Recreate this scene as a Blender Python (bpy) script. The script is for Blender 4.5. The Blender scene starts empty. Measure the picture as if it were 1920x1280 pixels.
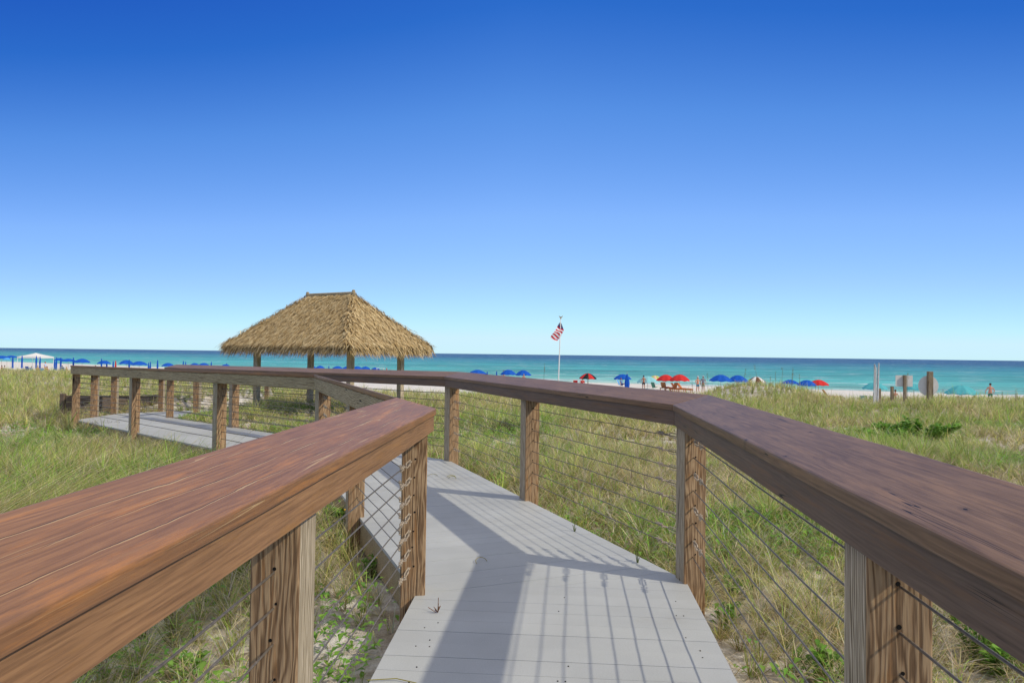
import bpy, bmesh, math, random
import numpy as np
from mathutils import Vector, Matrix, noise as mnoise

random.seed(7)
rng = np.random.default_rng(11)
R = math.radians
SC = bpy.context.scene
COL = SC.collection

# ------------------------------------------------------------------ camera, sky, sun
F = 1300.0                      # focal length in pixels of a 1920 px wide frame
EYE = 1.38
cam_d = bpy.data.cameras.new("camera")
cam = bpy.data.objects.new("camera", cam_d)
COL.objects.link(cam)
cam_d.sensor_width = 36.0
cam_d.lens = F / 1920 * 36.0
cam_d.clip_start = 0.05
cam_d.clip_end = 60000
cam.matrix_world = (Matrix.Translation((0, 0, EYE)) @ Matrix.Rotation(R(90 + 1.053), 4, 'X')
                    @ Matrix.Rotation(R(0.725), 4, 'Z'))
SC.camera = cam

SUN_EL, SUN_DIR = R(39.5), Vector((0.92, -0.39, 0)).normalized()
world = bpy.data.worlds.new("World")
SC.world = world
world.use_nodes = True
wn, wl = world.node_tree.nodes, world.node_tree.links
wn.clear()
sky = wn.new('ShaderNodeTexSky')
sky.sky_type = 'NISHITA'
sky.sun_disc = False
sky.sun_elevation = SUN_EL
sky.sun_rotation = math.atan2(SUN_DIR.x, SUN_DIR.y)
sky.air_density = 1.0
sky.dust_density = 0.0
sky.ozone_density = 4.0
# tone curve per channel: clear deep blue ahead, unseen overhead paled as added fill
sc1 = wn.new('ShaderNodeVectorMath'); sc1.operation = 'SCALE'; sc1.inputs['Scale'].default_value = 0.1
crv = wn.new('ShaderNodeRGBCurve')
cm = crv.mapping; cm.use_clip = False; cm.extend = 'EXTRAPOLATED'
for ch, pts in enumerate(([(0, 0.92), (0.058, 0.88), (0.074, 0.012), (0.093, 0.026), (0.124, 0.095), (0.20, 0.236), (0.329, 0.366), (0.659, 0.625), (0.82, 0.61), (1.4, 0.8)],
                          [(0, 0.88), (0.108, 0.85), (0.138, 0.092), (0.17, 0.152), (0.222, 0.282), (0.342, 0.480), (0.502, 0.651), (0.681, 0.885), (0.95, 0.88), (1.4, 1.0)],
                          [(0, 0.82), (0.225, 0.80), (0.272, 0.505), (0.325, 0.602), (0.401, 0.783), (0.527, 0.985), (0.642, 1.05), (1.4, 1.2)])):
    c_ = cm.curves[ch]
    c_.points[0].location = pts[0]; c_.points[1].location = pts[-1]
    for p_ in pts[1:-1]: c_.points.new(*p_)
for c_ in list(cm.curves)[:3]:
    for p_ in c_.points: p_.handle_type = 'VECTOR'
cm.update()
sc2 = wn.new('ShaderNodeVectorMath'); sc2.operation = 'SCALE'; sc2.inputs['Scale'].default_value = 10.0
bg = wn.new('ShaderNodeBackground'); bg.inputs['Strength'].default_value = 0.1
wo = wn.new('ShaderNodeOutputWorld')
# the deep blue of the seaward sky all round: same elevation, always the seaward bearing
tcw = wn.new('ShaderNodeTexCoord'); spw = wn.new('ShaderNodeSeparateXYZ'); cbw = wn.new('ShaderNodeCombineXYZ')
hyp = wn.new('ShaderNodeMath'); hyp.operation = 'SQRT'
om = wn.new('ShaderNodeMath'); om.operation = 'SUBTRACT'; om.inputs[0].default_value = 1.0; om.use_clamp = True
sq = wn.new('ShaderNodeMath'); sq.operation = 'MULTIPLY'
# the sky is bluest away to the left of the view, furthest round from the sun
def wm(op, a, b, clamp=False):
    nd = wn.new('ShaderNodeMath'); nd.operation = op; nd.use_clamp = clamp
    for i_, v_ in enumerate((a, b)):
        if isinstance(v_, (int, float)): nd.inputs[i_].default_value = v_
        else: wl.new(v_.outputs[0] if hasattr(v_, 'outputs') else v_, nd.inputs[i_])
    return nd
wl.new(tcw.outputs['Generated'], spw.inputs[0])
hz = wm('SQRT', wm('MAXIMUM', wm('SUBTRACT', 1.0, wm('MULTIPLY', spw.outputs['Z'], spw.outputs['Z'])), 0.0001), 0.0)
ca_ = wm('DIVIDE', spw.outputs['Y'], hz); sa_ = wm('DIVIDE', spw.outputs['X'], hz)
fac_ = wm('SUBTRACT', wm('ADD', 1.0, wm('MINIMUM', wm('SUBTRACT', 1.0, ca_), 0.3)), wm('MULTIPLY', wm('MINIMUM', sa_, 0.0), 0.34))
zz = wm('MINIMUM', wm('MULTIPLY', spw.outputs['Z'], fac_), 0.999)
wl.new(zz.outputs[0], sq.inputs[0]); wl.new(zz.outputs[0], sq.inputs[1])
wl.new(sq.outputs[0], om.inputs[1]); wl.new(om.outputs[0], hyp.inputs[0])
wl.new(hyp.outputs[0], cbw.inputs['Y']); wl.new(zz.outputs[0], cbw.inputs['Z']); wl.new(cbw.outputs[0], sky.inputs['Vector'])
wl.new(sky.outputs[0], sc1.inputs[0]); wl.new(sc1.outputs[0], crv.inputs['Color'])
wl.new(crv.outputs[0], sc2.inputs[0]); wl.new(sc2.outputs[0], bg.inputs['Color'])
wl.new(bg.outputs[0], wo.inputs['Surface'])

sun_d = bpy.data.lights.new("sun", 'SUN')
sun_d.energy = 3.0
sun_d.angle = R(0.8)
sun_d.color = (1.0, 0.91, 0.74)
sun = bpy.data.objects.new("sun", sun_d)
COL.objects.link(sun)
sv = Vector((SUN_DIR.x * math.cos(SUN_EL), SUN_DIR.y * math.cos(SUN_EL), math.sin(SUN_EL)))
sun.rotation_euler = sv.to_track_quat('Z', 'Y').to_euler()
sun.location = sv * 60

vs = SC.view_settings
vs.view_transform = 'Standard'
vs.look = 'None'
vs.exposure = 0.0
vs.gamma = 1.0
SC.cycles.max_bounces = 6
SC.cycles.transparent_max_bounces = 6

# ------------------------------------------------------------------ helpers
def horizon(px):
    return 651.7 + 0.01266 * px

def tag(o, label=None, cat=None, group=None, kind=None):
    if label: o['label'] = label
    if cat: o['category'] = cat
    if group: o['group'] = group
    if kind: o['kind'] = kind
    return o

def empty(name, loc=(0, 0, 0), rz=0.0):
    o = bpy.data.objects.new(name, None)
    o.empty_display_size = 0.2
    o.location = loc
    o.rotation_euler = (0, 0, rz)
    COL.objects.link(o)
    return o

def link_mesh(name, me, mats, parent=None, loc=(0, 0, 0), rot=(0, 0, 0), smooth=False):
    o = bpy.data.objects.new(name, me)
    for m in (mats if isinstance(mats, (list, tuple)) else [mats]):
        me.materials.append(m)
    if smooth:
        me.polygons.foreach_set('use_smooth', np.ones(len(me.polygons), bool))
    o.location = loc
    o.rotation_euler = rot
    if parent: o.parent = parent
    COL.objects.link(o)
    return o

def obj(name, bm, mats, parent=None, loc=(0, 0, 0), rot=(0, 0, 0), smooth=False):
    me = bpy.data.meshes.new(name)
    bm.normal_update()
    bm.to_mesh(me)
    bm.free()
    return link_mesh(name, me, mats, parent, loc, rot, smooth)

def copy_tree(o, parent=None):
    c = o.copy()
    COL.objects.link(c)
    c.parent = parent
    for ch in [x for x in bpy.data.objects if x.parent == o]:
        copy_tree(ch, c)
    return c

def box(bm, c, s, mi=0, rz=0.0, bevel=0.0, mat=None):
    m = Matrix.Translation(c) @ Matrix.Rotation(rz, 4, 'Z')
    if mat is not None: m = mat
    r = bmesh.ops.create_cube(bm, size=1.0, matrix=m @ Matrix.Diagonal((s[0], s[1], s[2], 1)))
    fs = {f for v in r['verts'] for f in v.link_faces}
    for f in fs: f.material_index = mi
    if bevel:
        es = {e for f in fs for e in f.edges}
        bmesh.ops.bevel(bm, geom=list(es), offset=bevel, segments=1, affect='EDGES', profile=0.7)

def tube(bm, pts, rad, n=6, mi=0, cap=True):
    """a tube through points; rad is a number or one per point"""
    pts = [Vector(p) for p in pts]
    rs = rad if isinstance(rad, (list, tuple)) else [rad] * len(pts)
    rings = []
    for i, p in enumerate(pts):
        d = (pts[min(i + 1, len(pts) - 1)] - pts[max(i - 1, 0)])
        d = d.normalized() if d.length > 1e-9 else Vector((0, 0, 1))
        a = Vector((0, 0, 1)) if abs(d.z) < 0.9 else Vector((1, 0, 0))
        u = d.cross(a).normalized(); w = d.cross(u)
        rings.append([bm.verts.new(p + (u * math.cos(2 * math.pi * k / n) + w * math.sin(2 * math.pi * k / n)) * rs[i])
                      for k in range(n)])
    fs = []
    for a, b in zip(rings, rings[1:]):
        for k in range(n):
            fs.append(bm.faces.new((a[k], a[(k + 1) % n], b[(k + 1) % n], b[k])))
    if cap:
        fs.append(bm.faces.new(rings[0][::-1])); fs.append(bm.faces.new(rings[-1]))
    for f in fs:
        f.material_index = mi
    return fs

def lathe(bm, prof, n=16, mi=0, c=(0, 0, 0), a0=0.0, a1=2 * math.pi):
    rings = []
    full = abs(a1 - a0 - 2 * math.pi) < 1e-6
    m = n if full else n + 1
    for r, z in prof:
        if r < 1e-6:
            rings.append([bm.verts.new((c[0], c[1], c[2] + z))] * m)
        else:
            rings.append([bm.verts.new((c[0] + r * math.cos(a0 + (a1 - a0) * k / n), c[1] + r * math.sin(a0 + (a1 - a0) * k / n), c[2] + z))
                          for k in range(m)])
    out = []
    for a, b in zip(rings, rings[1:]):
        for k in range(n):
            k2 = (k + 1) % m
            vs_ = []
            for v in (a[k], a[k2], b[k2], b[k]):
                if v not in vs_: vs_.append(v)
            if len(vs_) >= 3:
                f = bm.faces.new(vs_); f.material_index = mi; out.append((f, k))
    return out

# value noise on a plane, vectorised
_T = rng.random((256, 256))
def vnoise(x, y):
    xi = np.floor(x).astype(int); yi = np.floor(y).astype(int)
    fx = x - xi; fy = y - yi
    fx = fx * fx * (3 - 2 * fx); fy = fy * fy * (3 - 2 * fy)
    a = _T[xi & 255, yi & 255]; b = _T[(xi + 1) & 255, yi & 255]
    c = _T[xi & 255, (yi + 1) & 255]; d = _T[(xi + 1) & 255, (yi + 1) & 255]
    return (a * (1 - fx) + b * fx) * (1 - fy) + (c * (1 - fx) + d * fx) * fy
def fnoise(x, y, o=4):
    s = 0; a = 0.5; t = 0
    for k in range(o):
        s = s + a * vnoise(x * 2 ** k + 17.3 * k, y * 2 ** k + 5.1 * k); t += a; a *= 0.5
    return s / t
def sstep(t):
    t = np.clip(t, 0, 1)
    return t * t * (3 - 2 * t)

# ------------------------------------------------------------------ materials
class NT:
    def __init__(self, name):
        self.m = bpy.data.materials.new(name); self.m.use_nodes = True
        self.t = self.m.node_tree; self.n = self.t.nodes; self.l = self.t.links
        self.p = self.n['Principled BSDF']
    def new(self, typ, **kw):
        nd = self.n.new(typ)
        for k, v in kw.items():
            if k.startswith('i_'):
                key = k[2:]
                nd.inputs[int(key) if key.isdigit() else key.replace('_', ' ')].default_value = v
            else: setattr(nd, k, v)
        return nd
    def link(self, a, b): self.l.new(a, b)
    def math(self, op, a, b=None, clamp=False):
        nd = self.n.new('ShaderNodeMath'); nd.operation = op; nd.use_clamp = clamp
        for i, v in enumerate((a, b)):
            if v is None: continue
            if hasattr(v, 'is_output'): self.l.new(v, nd.inputs[i])
            else: nd.inputs[i].default_value = v
        return nd.outputs[0]
    def ramp(self, fac, stops, interp='LINEAR'):
        nd = self.n.new('ShaderNodeValToRGB'); nd.color_ramp.interpolation = interp
        e = nd.color_ramp.elements
        while len(e) < len(stops): e.new(0.5)
        for q, (p, c) in zip(e, stops):
            q.position = p; q.color = (c[0], c[1], c[2], 1) if hasattr(c, '__len__') else (c, c, c, 1)
        self.l.new(fac, nd.inputs[0])
        return nd.outputs[0]
    def mix(self, fac, a, b, blend='MIX'):
        nd = self.n.new('ShaderNodeMix'); nd.data_type = 'RGBA'; nd.blend_type = blend
        for sock, v in ((nd.inputs[0], fac), (nd.inputs[6], a), (nd.inputs[7], b)):
            if hasattr(v, 'is_output'): self.l.new(v, sock)
            elif hasattr(v, '__len__'): sock.default_value = (*v[:3], 1)
            else: sock.default_value = v
        return nd.outputs[2]
    def noise(self, vec, scale, detail=4, rough=0.5, dist=0.0):
        nd = self.new('ShaderNodeTexNoise'); nd.inputs['Scale'].default_value = scale
        nd.inputs['Detail'].default_value = detail; nd.inputs['Roughness'].default_value = rough
        nd.inputs['Distortion'].default_value = dist
        if vec is not None: self.l.new(vec, nd.inputs['Vector'])
        return nd.outputs[0]
    def mapped(self, vec, scale=(1, 1, 1), loc=(0, 0, 0)):
        nd = self.new('ShaderNodeMapping'); nd.inputs['Scale'].default_value = scale; nd.inputs['Location'].default_value = loc
        self.l.new(vec, nd.inputs['Vector'])
        return nd.outputs[0]
    def bump(self, h, strength=0.3, dist=0.01):
        nd = self.new('ShaderNodeBump'); nd.inputs['Strength'].default_value = strength; nd.inputs['Distance'].default_value = dist
        self.l.new(h, nd.inputs['Height']); self.l.new(nd.outputs[0], self.p.inputs['Normal'])

def wood(name, dark, mid, light, axis='x', grain=60.0, rings=0.5, crack=0.0, pale=None, rough=0.6, bump=0.35, patch=None, spec=0.3, knots=False, splits=()):
    """wood whose grain runs along the object's own x or z axis"""
    t = NT(name)
    tc = t.new('ShaderNodeTexCoord'); oi = t.new('ShaderNodeObjectInfo')
    off = t.new('ShaderNodeVectorMath', operation='SCALE'); off.inputs[0].default_value = (7.3, 3.1, 5.7)
    t.link(oi.outputs['Random'], off.inputs['Scale'])
    add = t.new('ShaderNodeVectorMath', operation='ADD')
    t.link(tc.outputs['Object'], add.inputs[0]); t.link(off.outputs[0], add.inputs[1])
    v = add.outputs[0]
    def al(k): return (k, 1, 1) if axis == 'x' else (1, 1, k)
    fine = t.noise(t.mapped(v, al(0.02)), grain * 4.0, 5, 0.7)
    broad = t.noise(t.mapped(v, al(0.04)), grain * 1.5, 4, 0.65, 0.3)
    # growth rings: distorted bands stretched along the grain
    wv = t.new('ShaderNodeTexWave', wave_type='RINGS', rings_direction='X' if axis == 'x' else 'Z')
    wv.inputs['Scale'].default_value = grain * 0.45; wv.inputs['Distortion'].default_value = 9.0
    wv.inputs['Detail'].default_value = 2; wv.inputs['Detail Scale'].default_value = 1.3
    sh = t.noise(t.mapped(v, al(0.25)), 4.0, 2, 0.5)
    wob = t.new('ShaderNodeVectorMath', operation='SCALE'); wob.inputs[0].default_value = (0.05, 0.05, 0.05)
    t.link(sh, wob.inputs['Scale'])
    ad2 = t.new('ShaderNodeVectorMath', operation='ADD'); t.link(t.mapped(v, al(0.10)), ad2.inputs[0]); t.link(wob.outputs[0], ad2.inputs[1])
    t.link(ad2.outputs[0], wv.inputs['Vector'])
    f = t.math('ADD', t.math('MULTIPLY', fine, 0.5), t.math('MULTIPLY', broad, 0.5))
    f = t.math('ADD', t.math('MULTIPLY', f, 1 - rings), t.math('MULTIPLY', wv.outputs[1], rings))
    col = t.ramp(f, [(0.32, dark), (0.5, mid), (0.68, light)])
    big = t.noise(t.mapped(v, al(0.22)), 9.0, 6, 0.7)
    if patch is not None:
        pm = t.ramp(t.noise(t.mapped(v, al(0.08)), 26.0, 6, 0.75), [(0.53, 0.0), (0.66, 1.0)])
        col = t.mix(t.math('MULTIPLY', pm, 0.7), col, patch)
    col = t.mix(0.6, col, t.ramp(big, [(0.32, 0.78), (0.68, 1.18)]), 'MULTIPLY')
    h = f
    if knots:
        vo = t.new('ShaderNodeTexVoronoi', feature='F1'); vo.inputs['Scale'].default_value = 1.0
        t.link(t.mapped(v, (4.5, 11.0, 0.01)), vo.inputs['Vector'])
        kn = t.math('LESS_THAN', t.math('ADD', vo.outputs['Distance'], t.math('MULTIPLY', t.math('SUBTRACT', fine, 0.5), 0.06)), 0.035)
        halo = t.ramp(vo.outputs['Distance'], [(0.0, 0.55), (0.12, 1.0)])
        col = t.mix(1.0, col, halo, 'MULTIPLY'); col = t.mix(kn, col, (0.01, 0.007, 0.005))
    for q, y0 in enumerate(splits):
        # long pale drying splits that wander along the board
        so = t.new('ShaderNodeSeparateXYZ'); t.link(tc.outputs['Object'], so.inputs[0])
        wa = t.noise(t.mapped(tc.outputs['Object'], (1.0, 0, 0), (q * 3.7 + 1, 0, 0)), 2.2, 5, 0.6)
        yy = t.math('SUBTRACT', so.outputs['Y'], t.math('ADD', t.math('MULTIPLY', t.math('SUBTRACT', wa, 0.5), 0.035), y0))
        wd = t.ramp(t.noise(t.mapped(tc.outputs['Object'], (1.0, 0, 0), (q * 9.1, 0, 5)), 2.6, 3, 0.6), [(0.44, 0.0), (0.66, 1.0)])
        ln = t.math('LESS_THAN', t.math('ABSOLUTE', yy), t.math('MULTIPLY', wd, 0.0026))
        edge = t.math('LESS_THAN', t.math('ABSOLUTE', t.math('SUBTRACT', yy, 0.0022)), t.math('MULTIPLY', wd, 0.0022))
        col = t.mix(edge, col, (0.07, 0.035, 0.02)); col = t.mix(ln, col, pale)
        h = t.math('SUBTRACT', h, ln)
    if crack > 0:
        cn = t.noise(t.mapped(v, al(0.015)), 38.0, 1.5, 0.4)
        d = t.math('ABSOLUTE', t.math('SUBTRACT', cn, 0.5))
        gate = t.ramp(t.noise(t.mapped(v, al(0.12)), 14.0, 2), [(0.54, 0.0), (0.60, 1.0)])
        line = t.math('MULTIPLY', t.math('LESS_THAN', d, crack), gate)
        col = t.mix(line, col, pale if pale is not None else (0.012, 0.009, 0.006))
        h = t.math('SUBTRACT', f, t.math('MULTIPLY', line, 1.5))
    t.link(col, t.p.inputs['Base Color'])
    t.p.inputs['Roughness'].default_value = rough
    t.p.inputs['Specular IOR Level'].default_value = spec
    t.bump(h, bump, 0.004)
    return t.m

def plain(name, col, rough=0.6, metal=0.0, var=0.12, scale=20.0, spec=0.3, trans=0.0):
    t = NT(name)
    tc = t.new('ShaderNodeTexCoord')
    n = t.noise(tc.outputs['Object'], scale, 4, 0.6)
    c = t.mix(1.0, col, t.ramp(n, [(0.25, 1 - var), (0.75, 1 + var)]), 'MULTIPLY')
    t.link(c, t.p.inputs['Base Color'])
    t.p.inputs['Roughness'].default_value = rough
    t.p.inputs['Metallic'].default_value = metal
    t.p.inputs['Specular IOR Level'].default_value = spec
    if trans > 0:
        tr = t.new('ShaderNodeBsdfTranslucent'); t.link(c, tr.inputs['Color'])
        mx = t.new('ShaderNodeMixShader'); mx.inputs[0].default_value = trans
        t.link(t.p.outputs[0], mx.inputs[1]); t.link(tr.outputs[0], mx.inputs[2])
        t.link(mx.outputs[0], t.n['Material Output'].inputs['Surface'])
    return t.m

def leafy(name, trans=0.3, rough=0.55):
    """foliage coloured blade by blade from the mesh's own colour attribute"""
    t = NT(name)
    a = t.new('ShaderNodeAttribute', attribute_name='tint')
    t.link(a.outputs['Color'], t.p.inputs['Base Color'])
    t.p.inputs['Roughness'].default_value = rough
    t.p.inputs['Specular IOR Level'].default_value = 0.25
    tr = t.new('ShaderNodeBsdfTranslucent'); t.link(a.outputs['Color'], tr.inputs['Color'])
    mx = t.new('ShaderNodeMixShader'); mx.inputs[0].default_value = trans
    t.link(t.p.outputs[0], mx.inputs[1]); t.link(tr.outputs[0], mx.inputs[2])
    t.link(mx.outputs[0], t.n['Material Output'].inputs['Surface'])
    return t.m

M = {}
M['cap'] = wood('stained_cap', (0.125, 0.074, 0.043), (0.200, 0.120, 0.068), (0.275, 0.168, 0.095), 'x', 60, 0.10, 0.006, None, 0.45, 0.35, (0.30, 0.175, 0.09), 0.22, True)
M['cap_left'] = wood('sun_worn_cap', (0.165, 0.083, 0.043), (0.255, 0.128, 0.064), (0.34, 0.175, 0.080), 'x', 60, 0.10, 0.007, (0.42, 0.28, 0.15), 0.45, 0.3, (0.44, 0.19, 0.060), 0.25, False, (0.052, 0.110, 0.160))
M['fascia'] = wood('stained_fascia', (0.105, 0.070, 0.050), (0.155, 0.104, 0.074), (0.20, 0.135, 0.094), 'x', 60, 0.10, 0.006, None, 0.55, 0.3, (0.21, 0.11, 0.05))
M['fascia_left'] = wood('sunlit_fascia', (0.15, 0.078, 0.040), (0.27, 0.145, 0.072), (0.37, 0.205, 0.10), 'x', 60, 0.10, 0.006, (0.30, 0.17, 0.08), 0.55, 0.3, (0.34, 0.17, 0.06))  # left inner boards: sunlit brightness put into the stain colour
M['grey_board'] = wood('weathered_board', (0.19, 0.14, 0.075), (0.37, 0.29, 0.17), (0.52, 0.43, 0.28), 'x', 70, 0.3, 0.010, None, 0.8, 0.5)
M['post_tan'] = wood('post_rough', (0.15, 0.085, 0.042), (0.31, 0.195, 0.105), (0.46, 0.31, 0.175), 'z', 80, 0.30, 0.012, None, 0.75, 0.6, (0.42, 0.20, 0.07))
M['post_grey'] = wood('post_weathered', (0.17, 0.13, 0.08), (0.38, 0.31, 0.21), (0.58, 0.49, 0.37), 'z', 80, 0.35, 0.012, None, 0.8, 0.6)
M['dark_plank'] = wood('dark_plank', (0.07, 0.05, 0.035), (0.15, 0.11, 0.08), (0.25, 0.19, 0.14), 'x', 60, 0.3, 0.01, None, 0.8, 0.5)
M['hole'] = plain('hole_dark', (0.008, 0.006, 0.005), 0.9)
M['cable'] = plain('steel_cable', (0.22, 0.19, 0.16), 0.5, 0.55, 0.35, 60)
M['fitting'] = plain('rusty_fitting', (0.44, 0.36, 0.27), 0.5, 0.2, 0.5, 120)
M['white_metal'] = plain('white_metal', (0.78, 0.78, 0.76), 0.4)
M['sign_back'] = plain('sign_back', (0.66, 0.64, 0.60), 0.55, 0.1, 0.08, 8)

def deck_mat():
    t = NT('composite_deck')
    g = t.new('ShaderNodeNewGeometry')
    n1 = t.noise(g.outputs['Position'], 1.3, 4, 0.6)
    n2 = t.noise(g.outputs['Position'], 160, 3, 0.6)
    ra = t.new('ShaderNodeAttribute', attribute_name='tint')
    c = t.mix(1.0, (0.435, 0.448, 0.44), t.ramp(n1, [(0.3, 0.90), (0.7, 1.08)]), 'MULTIPLY')
    c = t.mix(1.0, c, t.ramp(n2, [(0.3, 0.92), (0.7, 1.06)]), 'MULTIPLY')
    c = t.mix(1.0, c, ra.outputs['Color'], 'MULTIPLY')
    vo = t.new('ShaderNodeTexVoronoi', feature='F1'); vo.inputs['Scale'].default_value = 9.0
    vo.inputs['Randomness'].default_value = 1.0
    t.link(g.outputs['Position'], vo.inputs['Vector'])
    keep = t.math('GREATER_THAN', t.noise(g.outputs['Position'], 1.1, 2), 0.56)
    speck = t.math('MULTIPLY', t.math('LESS_THAN', vo.outputs['Distance'], 0.045), keep)
    c = t.mix(speck, c, (0.62, 0.62, 0.60))
    stain = t.ramp(t.noise(t.mapped(g.outputs['Position'], (1, 1, 1), (3.3, 8.1, 0)), 0.9, 5, 0.65), [(0.6, 0.0), (0.75, 0.35)])
    c = t.mix(stain, c, (0.28, 0.25, 0.20))
    t.link(c, t.p.inputs['Base Color'])
    t.p.inputs['Roughness'].default_value = 0.62
    t.p.inputs['Specular IOR Level'].default_value = 0.35
    t.bump(n2, 0.15, 0.002)
    return t.m
M['deck'] = deck_mat()

def sand_mat():
    t = NT('dune_sand')
    g = t.new('ShaderNodeNewGeometry')
    pos = g.outputs['Position']
    n1 = t.noise(pos, 1.7, 5, 0.65); n2 = t.noise(pos, 9.0, 5, 0.7); n3 = t.noise(pos, 70.0, 3, 0.6)
    sep = t.new('ShaderNodeSeparateXYZ'); t.link(pos, sep.inputs[0])
    # plant litter lies only up on the vegetated dune, not on the open beach
    litter = t.math('MULTIPLY', t.ramp(t.math('ADD', t.math('MULTIPLY', n1, 0.6), t.math('MULTIPLY', n2, 0.4)), [(0.43, 1.0), (0.56, 0.0)]),
                    t.ramp(t.math('DIVIDE', t.math('ADD', sep.outputs['Z'], 1.6), 2.0, True), [(0.2, 0.0), (0.6, 1.0)]))
    c = t.ramp(n2, [(0.3, (0.60, 0.56, 0.51)), (0.7, (0.74, 0.71, 0.67))])
    c = t.mix(t.math('MULTIPLY', litter, 0.85), c, t.ramp(n3, [(0.3, (0.20, 0.15, 0.10)), (0.7, (0.44, 0.36, 0.25))]))
    wet = t.ramp(t.math('DIVIDE', t.math('ADD', sep.outputs['Z'], 3.75), 0.5, True), [(0.0, (0.45, 0.45, 0.42)), (0.9, (1, 1, 1))])
    c = t.mix(1.0, c, wet, 'MULTIPLY')
    t.link(c, t.p.inputs['Base Color'])
    t.p.inputs['Roughness'].default_value = 0.9
    t.p.inputs['Specular IOR Level'].default_value = 0.15
    t.bump(t.math('ADD', t.math('MULTIPLY', n2, 1.0), t.math('MULTIPLY', n3, 0.35)), 0.8, 0.05)
    return t.m
M['sand'] = sand_mat()

SEA_Z = -3.70
def shore_y(x):
    return np.interp(x, [-900, -177, 14, 74, 110, 900], [730, 250, 130, 101, 84, -300])

def sea_mat():
    t = NT('sea_water')
    g = t.new('ShaderNodeNewGeometry'); pos = g.outputs['Position']
    sep = t.new('ShaderNodeSeparateXYZ'); t.link(pos, sep.inputs[0])
    # metres offshore (two straight stretches of beach)
    a = t.math('ADD', sep.outputs['Y'], t.math('MULTIPLY', sep.outputs['X'], 0.628))
    a = t.math('MULTIPLY', t.math('SUBTRACT', a, 138.8), 0.847)
    b = t.math('ADD', sep.outputs['Y'], t.math('MULTIPLY', sep.outputs['X'], 0.483))
    b = t.math('MULTIPLY', t.math('SUBTRACT', b, 136.8), 0.90)
    off = t.math('MAXIMUM', a, b)
    wob = t.math('MULTIPLY', t.math('SUBTRACT', t.noise(t.mapped(pos, (0.006, 0.02, 1)), 1.0, 4, 0.6), 0.5), 1.1)
    lg = t.math('LOGARITHM', t.math('MAXIMUM', t.math('ADD', off, 4.0), 1.0), 10.0)      # 0.6 at the edge, 2.3 at 200 m
    fac = t.math('DIVIDE', t.math('ADD', lg, t.math('MULTIPLY', wob, 0.55)), 4.0, True)
    col = t.ramp(fac, [(0.20, (0.42, 0.60, 0.50)), (0.33, (0.22, 0.53, 0.44)), (0.45, (0.10, 0.43, 0.385)), (0.56, (0.062, 0.355, 0.35)), (0.635, (0.038, 0.245, 0.30)), (0.72, (0.020, 0.105, 0.205)), (0.84, (0.016, 0.075, 0.17)), (1.0, (0.014, 0.07, 0.16))])
    # cloud-sized and wave-sized streaks lying along the shore
    st = t.noise(t.mapped(pos, (0.05, 0.22, 1)), 1.0, 8, 0.75)
    st2 = t.noise(t.mapped(pos, (0.010, 0.030, 1), (40, 3, 0)), 1.0, 6, 0.7)
    col = t.mix(1.0, col, t.ramp(t.math('ADD', t.math('MULTIPLY', st, 0.5), t.math('MULTIPLY', st2, 0.5)), [(0.38, 0.45), (0.5, 1.0), (0.62, 1.5)]), 'MULTIPLY')
    # breaking foam in lines along the beach
    fl = t.noise(t.mapped(pos, (0.03, 0.03, 1), (11, 2, 0)), 1.0, 3, 0.6)
    line = t.math('SINE', t.math('ADD', t.math('MULTIPLY', off, 0.42), t.math('MULTIPLY', fl, 9.0)))
    brk = t.noise(t.mapped(pos, (0.07, 0.20, 1), (5, 9, 0)), 1.0, 5, 0.7)
    near = t.ramp(t.math('DIVIDE', off, 40.0, True), [(0.0, 0.22), (0.05, 0.16), (0.4, 0.05), (0.9, -0.06), (1.0, -0.5)])
    foam = t.math('GREATER_THAN', t.math('ADD', t.math('ADD', t.math('MULTIPLY', line, 0.18), brk), t.math('SUBTRACT', near, 0.0)), 0.755)
    wc = t.math('GREATER_THAN', t.noise(t.mapped(pos, (0.08, 0.35, 1), (1, 30, 0)), 1.0, 4, 0.6), 0.765)
    foam = t.math('MAXIMUM', foam, wc)
    col = t.mix(foam, col, (0.78, 0.80, 0.80))
    t.link(col, t.p.inputs['Base Color'])
    t.p.inputs['Roughness'].default_value = 0.35
    t.p.inputs['Specular IOR Level'].default_value = 0.10
    wv = t.noise(t.mapped(pos, (0.25, 0.8, 1)), 1.0, 6, 0.7)
    t.bump(wv, 0.9, 1.2)
    return t.m
M['sea'] = sea_mat()
M['grass'] = leafy('grass_blades', 0.42)
M['leaf'] = leafy('green_leaf', 0.35, 0.45)
M['thatch'] = leafy('palm_thatch', 0.10, 0.8)

# ------------------------------------------------------------------ plan of the boardwalk
# inner faces of the posts, (x, y, deck height)
RIGHT = [(0.47, -2.5, 0), (1.05, 4.30, 0), (-0.825, 8.95, 0), (-7.45, 15.0, -0.08), (-8.05, 17.6, -0.24), (-8.3, 23.5, -0.62)]
LEFT = [(-0.785, -2.5, 0), (-0.49, 4.05, 0), (-2.12, 8.06, 0), (-8.85, 14.25, -0.08), (-9.92, 17.5, -0.24), (-10.1, 23.5, -0.62)]

def offset_poly(P, d, side):
    """mitred offset of a polyline; side +1: outward is to the right of travel"""
    Q = [Vector((p[0], p[1])) for p in P]
    out = []
    for i, q in enumerate(Q):
        d0 = (Q[i] - Q[i - 1]).normalized() if i > 0 else (Q[1] - Q[0]).normalized()
        d1 = (Q[i + 1] - Q[i]).normalized() if i < len(Q) - 1 else d0
        n0 = Vector((d0.y, -d0.x)) * side; n1 = Vector((d1.y, -d1.x)) * side
        b = (n0 + n1).normalized()
        out.append(q + b * (d / max(0.3, b.dot(n0))))
    return out

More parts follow.
